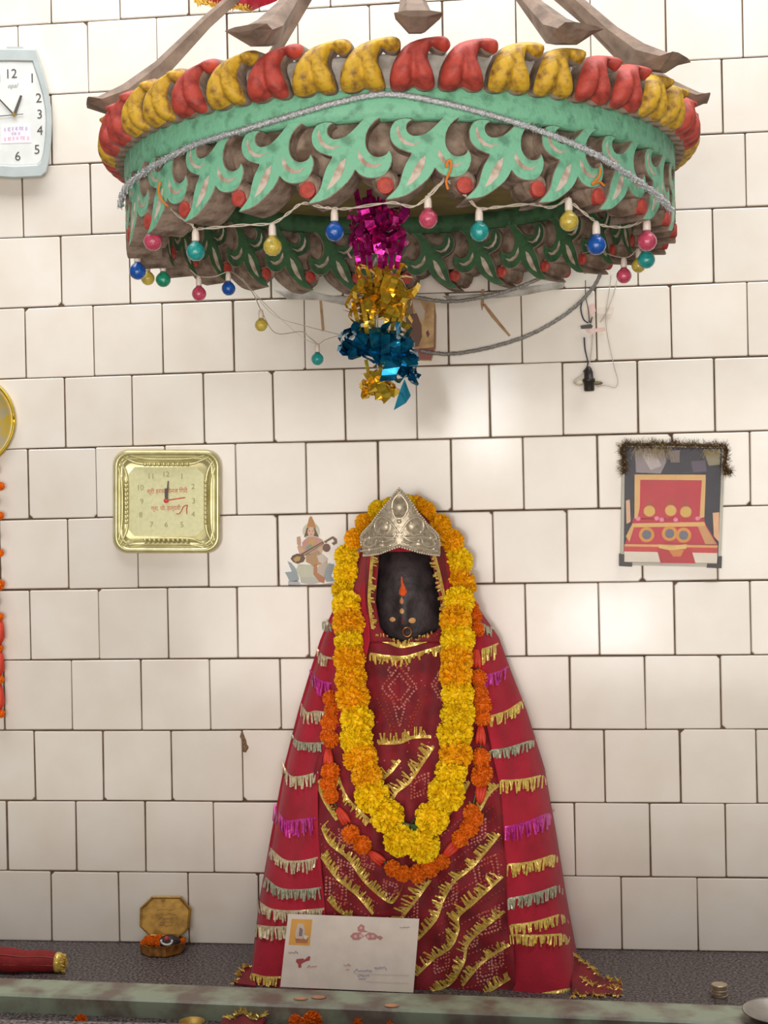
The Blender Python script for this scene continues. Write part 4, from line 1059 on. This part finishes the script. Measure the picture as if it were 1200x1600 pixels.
# -- glass-clamped picture of a red shrine seat
zp = zc(950, 670, 5.714)
pic = thing('shrine_picture', at(*zp(560, 1235), WY), 'glazed picture of a red and gold shrine seat hung on the right tiles', 'picture')
mb = MB(); mb.pxpoly([zp(*p) for p in [(128,135),(1046,150),(1008,1235),(112,1218)]], WY, .008); mb.build('backing_board', flat('board_edge', (196, 190, 174)), pic)
YP = WY-.008
def pr(pts, rgb, lv, name='print_patch', conv=zp, Y=None, parent=pic):
    mb = MB(); mb.pxpoly([conv(*p) for p in pts], (YP if Y is None else Y)-lv*.00022, .0002); return mb.build(name, ink(rgb), parent)
pr([(150,160),(1018,170),(982,1202),(140,1190)], (40,36,48), 1, 'photo_print')
pr([(240,200),(330,170),(500,190),(520,300),(470,400),(250,390)], (150,138,140), 2); pr([(300,230),(420,210),(480,330),(380,370)], (190,178,176), 3); pr([(530,200),(640,190),(640,300),(560,300)], (128,112,104), 2)
pr([(850,190),(1000,190),(1000,320),(900,330)], (150,140,110), 2); pr([(740,290),(870,280),(880,380),(760,390)], (92,80,96), 2)
pr([(238,408),(872,410),(872,470),(860,790),(815,800),(838,460),(288,455),(284,700),(262,800),(236,800)], (226,178,110), 2, 'gold_border')
pr([(288,456),(838,462),(818,800),(262,805),(284,700)], (196,44,58), 3, 'seat_back')
pr([(225,800),(860,800),(870,850),(215,850)], (190,36,56), 3); pr([(215,845),(860,832),(978,1035),(150,1032)], (196,40,60), 4, 'seat')
pr([(215,845),(860,832),(872,870),(210,880)], (226,176,104), 5); pr([(160,960),(205,870),(235,870),(190,1010)], (222,170,96), 5); pr([(800,870),(865,860),(968,1030),(870,1030)], (206,150,96), 5)
pr([(148,1030),(980,1040),(978,1062),(146,1050)], (226,168,100), 6); pr([(146,1050),(978,1062),(976,1110),(144,1095)], (204,62,58), 6); pr([(144,1095),(976,1110),(974,1200),(140,1188)], (228,216,198), 6)
pr([(432,1060),(740,1065),(782,1202),(470,1198)], (190,40,50), 7); pr([(540,1080),(680,1080),(650,1140),(580,1140)], (214,132,60), 8); pr([(455,1030),(560,1050),(700,1030),(700,1070),(560,1085),(455,1065)], (228,190,110), 8)
pr([(160,640),(195,632),(202,830),(165,850)], (226,178,140), 5, 'post'); pr([(935,750),(992,745),(990,1010),(945,960)], (228,176,132), 5, 'post')
for x, y in ((345,945),(550,935),(675,950)):
    pr(ell(x, y, 70, 68, 16), (218,146,56), 6, 'medallion'); pr(ell(x, y, 42, 42, 14), (112,108,120), 7, 'medallion')
for x, y in ((370,735),(560,730),(695,742)):
    pr(ell(x, y, 52, 50, 14), (216,172,84), 5, 'crest'); pr([(x-40,y-40),(x,y-130),(x+40,y-40)], (178,66,50), 4, 'crest')
for x, y in ((270,802),(435,800),(480,812),(605,812),(800,800)): pr(ell(x, y, 22, 20, 8), (232,130,160), 7, 'flower_print')
mb = MB(); mb.pxpoly([zp(*p) for p in [(128,135),(1046,150),(1008,1235),(112,1218)]], YP-.0036, .0016); mb.build('glass_pane', m_glass, pic)
for q in ([(102,1118),(145,1122),(145,1190),(215,1195),(215,1232),(102,1226)], [(985,1138),(1018,1138),(1014,1246),(885,1240),(890,1205),(982,1208)]):
    mb = MB(); mb.pxpoly([zp(*p) for p in q], WY, .015); mb.build('corner_clip', m_black, pic)
pg = thing('tinsel_garland', at(*zp(560, 140), WY), 'frayed brown and gold tinsel garland draped over the top of the picture', 'garland')
GP = smooth_path([at(*zp(*p), YP-.012) for p in [(140,400),(138,260),(132,150),(300,140),(600,138),(900,150),(1045,158),(1048,260),(1040,350),(1095,385),(1040,400)]], 8)
mb = MB(); mb.tube(GP, .0035, 6); mb.build('cord', mat('brown_tinsel', srgb(96, 72, 48), .5, metal=.3), pg)
mb = MB(); hairs(mb, GP, .016, 1500, .0010, (0, -.2, .1), 1.2); tag(mb.build('brown_strands', MATS['brown_tinsel'], pg, recalc=False), kind='stuff')
mb = MB(); hairs(mb, GP, .009, 260, .0016, (0, -.5, 0), 1); tag(mb.build('gold_strands', m_goldf, pg, recalc=False), kind='stuff')
mb = MB(); hairs(mb, [at(*zp(x, 160), YP-.008) for x in (240, 400, 560)], .03, 130, .0008, (0, -.1, -1.2), .5); hairs(mb, [at(*zp(x, 180), YP-.008) for x in (860, 1000)], .022, 90, .0008, (0, -.1, -1), .7)
tag(mb.build('pale_strands', m_silf, pg, recalc=False), kind='stuff')

# -- sticker: seated figure with a long lute on a lotus
zv = zc(430, 790, 10)
stk = thing('figure_sticker', at(*zv(560, 1245), WY), 'cut-out sticker of a seated crowned figure playing a lute on a lotus', 'sticker')
SY = -.0012
def sp(pts, rgb, lv, name='print_patch'): return pr(pts, rgb, lv, name, zv, SY, stk)
sp(ell(560, 400, 132, 132, 20), (212,210,188), 1, 'halo')
for q in ([(150,1040),(262,1030),(345,1062),(372,1150),(340,1192),(222,1182),(190,1110)], [(190,865),(252,900),(335,1000),(352,1062),(258,1030)], [(922,918),(905,1000),(872,1100),(935,1182),(800,1192),(756,1100),(832,900)]): sp(q, (160,172,176), 1, 'lotus_petal')
sp([(200,1180),(340,1160),(400,1230),(640,1240),(920,1200),(900,1240),(210,1245)], (186,190,192), 1, 'lotus_base'); sp([(360,918),(582,930),(604,1100),(480,1142),(380,1112),(328,1010)], (206,206,182), 2, 'lotus_petal'); sp([(390,1120),(640,1108),(702,1200),(560,1238),(400,1205)], (196,196,184), 3, 'lotus_petal')
sp([(205,1235),(420,1240),(900,1230),(905,1250),(205,1252)], (110,70,70), 2, 'base_line')
sp([(432,560),(740,540),(775,640),(700,790),(480,800),(440,720)], (208,178,146), 2, 'body_print'); sp([(480,700),(660,690),(770,800),(820,880),(700,900),(480,880)], (204,180,150), 2, 'body_print')
sp([(480,780),(660,760),(762,860),(702,920),(600,960),(560,920),(480,880)], (190,150,104), 3, 'skirt'); sp([(760,860),(822,900),(762,1100),(680,1092),(650,980),(702,918)], (200,184,166), 3, 'drape'); sp([(600,920),(652,900),(655,1050),(782,1130),(760,1212),(690,1192),(600,1080)], (188,126,84), 4, 'sash')
sp([(650,780),(742,760),(832,840),(742,902),(680,880)], (216,202,190), 4, 'knee'); sp([(450,540),(520,490),(640,490),(732,530),(702,600),(640,700),(500,722),(430,680),(420,580)], (206,152,136), 4, 'torso')
sp([(520,530),(622,530),(602,622),(540,640)], (206,168,92), 5, 'necklace'); sp([(480,640),(562,600),(602,660),(480,692)], (142,156,128), 5, 'drape'); sp([(340,640),(400,618),(470,720),(380,762)], (212,170,140), 5, 'arm'); sp([(335,490),(390,480),(400,600),(372,642),(340,600)], (206,164,136), 5, 'hand')
sp([(700,560),(760,600),(760,680),(700,640)], (206,164,136), 5, 'arm')
sp([(490,350),(622,350),(680,490),(592,470),(500,470),(450,500)], (110,78,58), 5, 'hair'); sp(ell(560, 412, 56, 76, 14), (226,184,152), 6, 'face'); sp([(490,352),(510,270),(530,190),(555,165),(575,190),(610,270),(640,352),(560,330)], (196,138,76), 7, 'crown_print')
for x in (535, 590): sp(ell(x, 395, 12, 6, 8), (90,66,56), 7, 'eye')
sp(ell(563, 450, 14, 5, 8), (180,90,80), 7, 'mouth')
sp([(240,830),(270,780),(340,750),(420,760),(470,820),(440,880),(350,912),(280,882)], (106,78,60), 7, 'lute_bowl'); sp([(280,830),(340,790),(400,800),(380,860),(310,880)], (196,156,84), 8, 'lute_face'); sp([(390,760),(742,558),(765,590),(440,792)], (110,84,66), 8, 'lute_neck'); sp([(440,760),(735,585),(740,592),(450,775)], (190,160,130), 9, 'lute_string')
sp([(758,560),(860,498),(900,478),(958,520),(966,585),(915,622),(880,585),(925,562),(900,518),(820,560),(790,592)], (126,98,74), 8, 'lute_scroll'); sp(ell(800, 660, 60, 66, 14), (120,80,68), 7, 'gourd')

# -- little brown picture behind the foil
zb = zc(480, 280, 4.21)
bp_ = thing('small_brown_picture', at(655, 566, WY), 'small faded brown picture card on the tiles behind the foil hanging', 'picture')
mb = MB(); mb.pxpoly([zb(*p) for p in [(640,770),(780,772),(838,800),(848,900),(845,1110),(815,1195),(640,1190)]], WY, .004); mb.build('card', mat('tan_card', srgb(206, 172, 120), .7, nscale=40, col2=srgb(150, 108, 70)), bp_)
for q, rgb, lv in (([(650,900),(720,880),(752,960),(755,1040),(730,1100),(650,1110)], (104,64,44), 1), ([(690,800),(740,800),(775,870),(765,930),(720,890)], (190,170,150), 1), ([(650,790),(690,790),(700,890),(650,900)], (124,92,64), 1), ([(650,1120),(840,1105),(815,1190),(650,1185)], (142,72,60), 1), ([(780,1010),(795,990),(806,1020),(792,1045)], (110,50,50), 2), ([(836,820),(848,900),(845,1110),(832,1110)], (140,90,60), 1)):
    pr(q, rgb, lv, 'print_patch', zb, WY-.004, bp_)

# -- dangling lamp holder with taped wires
zh = zc(880, 430, 7.617)
lh = thing('lamp_holder', at(*zh(310, 1410), -.02), 'black lamp holder dangling on taped wires against the tiles right of centre', 'lamp holder')
ax = at(*zh(305, 1250), -.024)
mb = MB(); mb.lathe([(.009, -.022), (.0105, -.020), (.0105, -.004), (.0125, -.003), (.0125, .003), (.0095, .004), (.009, .016), (.006, .024), (.003, .028)], ax, (-.02, 0, 1), 14); mb.build('holder_body', m_black, lh, True)
mb = MB(); mb.sphere(at(*zh(190, 1282), -.026), .0078, 10, sc=(1.15, .9, .7)); mb.build('plug_button', flat('cream_plastic', (226, 216, 190)), lh, True)
mb = MB(); mb.sphere(at(*zh(405, 1285), -.024), .0065, 8, sc=(1.8, .8, .65)); mb.build('side_lug', flat('olive_plastic', (120, 112, 78)), lh, True)
mb = MB(); W = lambda P, r=.0009: wire(mb, [at(*zh(*p), -.012 if p[1] < 1000 else -.022) for p in P], r)
W([(265,60),(268,250),(300,420),(310,560)]); W([(350,140),(260,250),(210,380),(240,520),(300,570)], .0014); W([(250,740),(260,880),(290,1020),(285,1090),(240,1150)], .0015); mb.build('dark_wire', m_dwire, lh)
mb = MB(); W([(570,0),(545,200),(510,430),(515,640),(560,880),(610,1100),(650,1250),(620,1335),(500,1310),(400,1330)], .0008); W([(640,60),(600,220),(520,430),(440,560)], .0008); W([(350,700),(335,900),(310,1050),(230,1180),(140,1240),(130,1290)], .001); mb.build('pale_wire', m_wire, lh)
for q, m, nm in (([(205,600),(330,580),(352,605),(340,630),(215,636)], m_black, 'clip'), ([(310,560),(345,490),(352,500),(335,570)], m_black, 'clip'), ([(290,370),(370,330),(390,430),(320,470)], m_pinkt, 'tape'), ([(270,650),(490,620),(500,660),(300,690)], m_pinkt, 'tape'), ([(400,390),(600,380),(580,470),(400,460)], flat('clear_tape', (226, 214, 200)), 'tape')):
    mb = MB(); mb.pxpoly([zh(*p) for p in q], -.004 if m is not m_black else -.010, .0015 if m is not m_black else .006); mb.build(nm, m, lh)

# -- rust runs, drip stains and a mud nest on the tiles
m_rust = mat('rust_run', srgb(176, 140, 104), .9, nscale=60, var=.15)
for q, lab in (([(752,452),(757,452),(756,476),(753,486),(751,476)], 'short rust drip on the tiles right below the canopy middle'), ([(754,476),(758,474),(798,524),(795,526),(768,496)], 'long slanting rust streak running down to the sagging tinsel'), ([(499,470),(503,470),(507,516),(503,518)], 'thin brown drip stain left of the gold foil')):
    mb = MB(); mb.pxpoly(q, -.0006, .0005); tag(mb.build('rust_stain', m_rust), lab, 'stain')
zw = zc(360, 1120, 22.86)
V, Fc = inflate([Vector((at(*zw(*p)).x, at(*zw(*p)).z)) for p in [(395,540),(450,540),(520,720),(570,850),(590,980),(650,1060),(650,1110),(600,1200),(560,1270),(440,1250),(420,1180),(415,1000),(400,800),(340,720),(360,640)]], .0018, lambda v, dd: .006*(1-math.exp(-dd/.003)))
mb = MB(); mb.add([(x, -.001-h, z) for x, z, h in V], Fc); tag(mb.build('mud_nest', mat('dried_mud', srgb(150, 118, 88), .95, nscale=300, col2=srgb(84, 64, 46), bump=.8, bscale=300), smooth=True), 'small dried mud nest in a tile joint left of the statue', 'nest')

# -- golden plate and flower string at the left edge
dp_ = thing('golden_plate', at(-35, 725, WY), 'round golden plate on the wall cut off by the left picture edge', 'plate')
pc = at(-42, 658, WY); mb = MB(); R_ = (at(27, 658, WY).x-pc.x)
mb.lathe([(R_*.96, 0), (R_, .006), (R_*.97, .012), (R_*.86, .010), (R_*.8, .006), (R_*.4, .008), (.004, .012)], pc, (0, -1, 0), 36); mb.build('plate_disc', mat('yellow_gold_enamel', srgb(214, 178, 60), .4, nscale=30, col2=srgb(190, 176, 140), thr=(.4, .6), metal=.3), dp_, True)
mb = MB(); mb.tube([pc+Vector((math.cos(a)*R_*.97, -.011, math.sin(a)*R_*.97)) for a in [2*math.pi*k/48 for k in range(49)]], .003, 6); mb.build('rim', mat('gold_rim', srgb(200, 168, 40), .35, metal=.5), dp_, True)
lg = thing('side_garland', at(-4, 1128, -.02), 'string of small orange marigolds and red blooms hanging down the left picture edge', 'garland')
for y in (760, 806, 864, 914, 964, 1013, 1062, 1115): flower(lg, 'd', at(random.uniform(-2, 1), y, -.02), .0095 if y != 914 else .012)
for y in (735, 784, 838, 890, 940, 988): flower(lg, 'd', at(-8, y, -.02), .009)
for y in (985, 1035, 1088):
    mb = MB(); mb.tube([at(-2, y-22, -.018), at(0, y-8, -.02), at(1, y+10, -.02), at(-1, y+22, -.018)], [.004, .008, .009, .004], 7); mb.build('red_petal_bundle', m_redfl, lg, True)
mb = MB(); mb.tube([at(-7, 725, -.018), at(-5, 900, -.018), at(-3, 1120, -.018)], .0014, 5); mb.build('thread', m_leaf, lg)

# ================================================================== ON THE ALTAR
# -- addressed envelope leaning on the shawl
ez = zc(420, 1400, 4.615)
EB = -.307; ELEAN = .03
env = thing('envelope', Vector((at(545, 1548, EB).x, EB, 0)), 'cream printed envelope with an orange stamp leaning against the shawl', 'envelope')
def ep(x, y, l=0):
    px, py = ez(x, y); t = max(0, min(1, (690-y)/560)); return at(px, py, EB+ELEAN*t-l)
mb = MB(); mb.prism([ep(140,130), ep(1085,165), ep(1042,697), ep(82,655)], (0, .0018, 0)); mb.build('paper', m_paper, env)
def epoly(pts, m, lv, name):
    mb = MB(); mb.prism([ep(x, y, lv*.0003) for x, y in pts], (0, .0002, 0)); return mb.build(name, m, env)
epoly([(165,165),(314,170),(294,358),(142,352)], ink((232, 164, 60)), 1, 'stamp')
epoly([(210,195),(250,200),(262,260),(240,320),(200,320),(190,270)], ink((216,190,170)), 2, 'stamp_print'); epoly([(190,300),(285,300),(278,340),(195,338)], ink((190,110,50)), 2, 'stamp_print'); epoly([(222,225),(245,240),(240,290),(215,290)], ink((140,110,120)), 3, 'stamp_print'); epoly([(255,280),(285,290),(270,315),(250,305)], ink((232,220,206)), 3, 'stamp_print')
rp = ink((196,124,122))
for q in ([(640,225),(665,202),(690,215),(690,245),(720,260),(660,262),(640,250)], [(585,290),(610,265),(660,262),(690,290),(650,318),(610,318)], [(690,285),(720,262),(760,268),(790,290),(770,315),(720,318)], [(775,300),(800,285),(825,300),(805,320)]): epoly(q, rp, 1, 'emblem_print')
for (x, y, r) in ((625,292,12),(665,288,14),(715,292,12),(750,290,12),(665,230,10)): epoly(ell(x, y, r, r, 8), ink((222,178,170)), 2, 'emblem_print')
rd = ink((176,60,64))
for q in ([(200,455),(250,450),(262,475),(235,490),(235,515),(215,520),(210,490),(195,475)], [(255,460),(290,432),(300,440),(295,465),(260,475)]): epoly(q, rd, 1, 'emblem_print')
def scrib(x0, x1, y, amp, m, n, sd):
    rnd = random.Random(sd); mb = MB(); P = []
    for i in range(n): P.append(ep(x0+(x1-x0)*i/(n-1), y+rnd.uniform(-amp, amp)+(y and 0), .0006))
    mb.tube(P, .0005, 4); mb.build('handwriting', m, env)
pp = ink((150,140,190)); rr2 = ink((200,130,130))
scrib(140,210,408,9,ink((150,120,120)),12,1); scrib(275,345,508,9,rr2,12,2); scrib(540,590,500,10,rr2,9,3); scrib(555,580,535,8,rr2,6,4); scrib(945,1015,225,5,ink((170,140,150)),14,5)
scrib(610,745,538,14,pp,22,6); scrib(760,850,525,16,pp,14,7); scrib(640,725,575,9,pp,14,8); scrib(645,700,598,7,pp,9,9)
for y in (562, 620):
    mb = MB(); mb.tube([ep(610 if y == 562 else 700, y-4, .0005), ep(1010, y+10, .0005)], .0003, 4); mb.build('ruled_line', ink((190,180,172)), env)

# -- octagonal brass box standing open
zo = zc(180, 1380, 8)
bc = floor_at(*zo(560, 985)); BR = .047
box = thing('brass_box', Vector((bc.x, bc.y+.04, 0)), 'open octagonal brass box with its lid upright and orange petals inside', 'box')
cB = Vector((at(*zo(550, 900), bc.y+.04).x, max(-.055, min(-.05, bc.y+.045)), 0))
def octa(c, r, z, n=8, a0=math.pi/8): return [Vector((c.x+r*math.cos(a0+2*math.pi*k/n), c.y+r*math.sin(a0+2*math.pi*k/n), z)) for k in range(n)]
mb = loft([octa(cB, BR*.96, .001), octa(cB, BR, .003), octa(cB, BR*.98, .020), octa(cB, BR*1.03, .022), octa(cB, BR*.93, .022), octa(cB, BR*.9, .008)]); mb.build('tray', mat('aged_copper_brass', srgb(176, 122, 56), .4, metal=.5, nscale=60, col2=srgb(104, 62, 32)), box)
lid = [(460,165),(820,165),(955,320),(930,560),(790,690),(430,665),(305,540),(310,310)]
LP = lambda x, y, l=0: at(*zo(x, y), -.010-.014*max(0, (y-165)/520)-l)
lc = (628, 425)
rings = [[LP(*p) for p in lid], [LP(*p, .006) for p in lid], [LP(lc[0]+(x-lc[0])*.95, lc[1]+(y-lc[1])*.95, .008) for x, y in lid], [LP(lc[0]+(x-lc[0])*.88, lc[1]+(y-lc[1])*.88, .006) for x, y in lid]]
lo = loft(rings).build('lid', mat('worn_brass', srgb(196, 152, 72), .45, metal=.5, nscale=60, col2=srgb(150, 112, 54)), box)
mb = MB(); mb.lathe([(.004, 0), (.004, .0015)], LP(600, 212, .0065), (0, -1, 0), 10); mb.build('rivet', m_brass, lo)
for k, (x0, x1, y) in enumerate([(520,730,330),(490,760,390),(540,740,440),(560,735,490),(550,720,528)]):
    rnd = random.Random(k); mb = MB(); mb.tube([LP(x0+(x1-x0)*i/12, y+rnd.uniform(-12, 12), .0066) for i in range(13)], .0004, 4); mb.build('engraving', mat('engraved_line', srgb(130, 96, 50), .6), lo)
mb = MB(); mb.sphere(cB+Vector((.016, -.008, .022)), .024, 14, sc=(1, .8, .62)); mb.build('dark_mound', mat('dark_seed', srgb(54, 46, 52), .5), box, True)
mb = MB(); mc = cB+Vector((.016, -.026, .030)); mb.tube([mc+Vector((.0115*math.cos(a), -.002, .0075*math.sin(a))) for a in [math.radians(-200+k*22) for k in range(11)]], .0022, 6); mb.build('white_ring', m_white, box, True)
mb = MB(); mb.sphere(mc+Vector((0, -.001, .005)), .005, 10); mb.build('red_dot', m_inkred, box, True)
for k in range(9):
    flower(box, 'd', cB+Vector((-.03+.005*k % .04-.004, -.018+.012*(k % 3), .022+.004*(k % 2))), .0085)
flower(box, 'd', cB+Vector((.042, .0, .022)), .007)

# -- stack of coins
cp = floor_at(1125, 1560)
for k in range(5):
    mb = MB(); c = Vector((cp.x+random.uniform(-.0012, .0012), cp.y+.012+random.uniform(-.001, .001), k*.0046+.0002))
    mb.lathe([(.0138, 0), (.0148, .0008), (.0148, .0034), (.0138, .0042), (.0120, .0038), (.004, .0036)], c, n=24)
    tag(mb.build('coin', mat('worn_coin', srgb(206, 186, 156), .4, metal=.6, nscale=100)), ['bottom coin of the stack on the granite', 'second coin from the bottom of the stack', 'middle coin of the stack on the granite', 'second coin from the top of the stack', 'top coin of the stack on the granite'][k], 'coin', 'coins stacked on the altar')

# -- rolled red cloth at the left
c0 = floor_at(-70, 1512, .03); c1 = floor_at(72, 1524, .018); c1.y = c0.y = floor_at(40, 1526).y+.03
rc = thing('cloth_roll', Vector(((c0.x+c1.x)/2, c0.y, 0)), 'rolled red cloth with a gold end lying on the altar at left', 'cloth')
mb = MB(); P = []; R_ = []
for i in range(15):
    t = i/14; P.append(Vector((c0.x+(c1.x-c0.x)*t, c0.y+.004*math.sin(t*9), .027-.008*t))); R_.append((.027-.008*t)*(1+.06*math.sin(t*17)))
mb.tube(P, R_, 14); mb.build('rolled_cloth', mat('brick_red_cloth', srgb(150, 34, 34), .8, nscale=50, bump=.5), rc, True)
for dz, sd_ in ((.018, 3), (-.002, 5), (.010, 8)):
    mb = MB(); mb.tube([P[i]+Vector((0, -R_[i]*.98+abs(dz)*.25, dz*(R_[i]/.027))) for i in range(15)], .0009, 5); mb.build('fold_seam', mat('pale_seam', srgb(178, 96, 74), .8), rc)
mb = MB(); mb.tube([P[-1]-Vector((.006, 0, 0)), P[-1], P[-1]+Vector((.008, 0, 0))], [R_[-1]*1.08, R_[-1]*1.12, R_[-1]*.9], 14); mb.build('gold_band', m_goldf, rc, True)
mb = MB(); hairs(mb, [P[-1]+Vector((.006, -.015*math.cos(a), .015*math.sin(a))) for a in [k*.35 for k in range(18)]], .010, 60, .0025, (.8, -.4, 0), .6); mb.build('gold_edging', m_goldf, rc, recalc=False)

# ================================================================== OFFERINGS IN FRONT OF THE KERB
LZ = -.022
def offering(px, py, r, lab):
    p = floor_at(px, py, LZ); t = thing('loose_marigold', Vector((p.x, p.y, LZ)), lab, 'flower', 'loose marigolds by the kerb')
    flower(t, 'd', Vector((p.x, p.y, LZ+r*.85)), r); return t
offering(126, 1604, .012, 'single orange marigold on the step below the brass box')
offering(487, 1612, .020, 'large loose orange marigold in front of the envelope'); offering(462, 1606, .013, 'small loose orange marigold touching the large one from the left'); offering(560, 1604, .010, 'small loose orange marigold in front of the envelope corner'); offering(610, 1606, .008, 'smallest loose orange marigold right of the envelope')
for px, py, lab in ((470,1560,'peach flower petal lying on the kerb at left under the envelope'), (498,1558,'peach flower petal lying on the kerb near the envelope middle'), (612,1571,'peach flower petal lying on the kerb under the envelope corner')):
    p = floor_at(px, py, .0135); mb = MB(); mb.sphere(p, .011, 10, sc=(1.3, .8, .16)); tag(mb.build('flower_petal', mat('peach_petal', srgb(232, 168, 130), .7), smooth=True), lab, 'petal', 'petals on the kerb')
p = floor_at(378, 1606, LZ); oc = thing('offering_cloth', Vector((p.x, p.y, LZ)), 'folded maroon offering cloth with gold edge below the kerb', 'cloth')
mb = MB(); vs = []; fs = []
for j in range(6):
    for i in range(10): vs.append((p.x-.035+.008*i, p.y-.03+.010*j, LZ+.012+.005*math.sin(i*1.1+j*.7)))
for j in range(5):
    for i in range(9): a = j*10+i; fs.append((a, a+1, a+11, a+10))
mb.add(vs, fs); o = mb.build('folded_cloth', m_bandh, oc, True); sd = o.modifiers.new('thickness', 'SOLIDIFY'); sd.thickness = .01
mb = MB(); hairs(mb, [Vector(v)+Vector((0, 0, .003)) for v in vs[-10:]], .012, 80, .003, (0, .4, .3), .9); mb.build('gold_edging', m_goldf, oc, recalc=False)
p = floor_at(300, 1606, LZ); mb = MB(); mb.lathe([(.012, 0), (.02, .004), (.024, .012), (.022, .012), (.016, .005), (.002, .003)], Vector((p.x, p.y, LZ+.0005)), n=18)
tag(mb.build('tiny_bowl', m_brass, smooth=True), 'tiny brass bowl on the step below the kerb', 'bowl')
p = floor_at(448, 1609, LZ); mb = MB(); mb.prism([Vector((p.x-.03, p.y-.03, LZ+.004)), Vector((p.x+.02, p.y-.035, LZ+.003)), Vector((p.x+.025, p.y+.01, LZ+.005)), Vector((p.x-.02, p.y+.015, LZ+.003))], (0, 0, -.0015)); tag(mb.build('paper_slip', m_paper), 'white paper slip lying on the step left of the large marigold', 'paper')
p = floor_at(1222, 1592, .012); mb = MB(); mb.lathe([(.03, 0), (.055, .004), (.066, .016), (.069, .017), (.067, .0185), (.062, .0165), (.05, .006), (.003, .003)], Vector((p.x, p.y-.01, .0125)), n=40)
tag(mb.build('steel_plate', m_steel, smooth=True), 'steel offering plate on the kerb cut off by the right picture edge', 'plate')
for o in list(scene.objects):
    if o.name.startswith('gold_edging') or o.name.startswith('engraving'): o['kind'] = 'stuff'
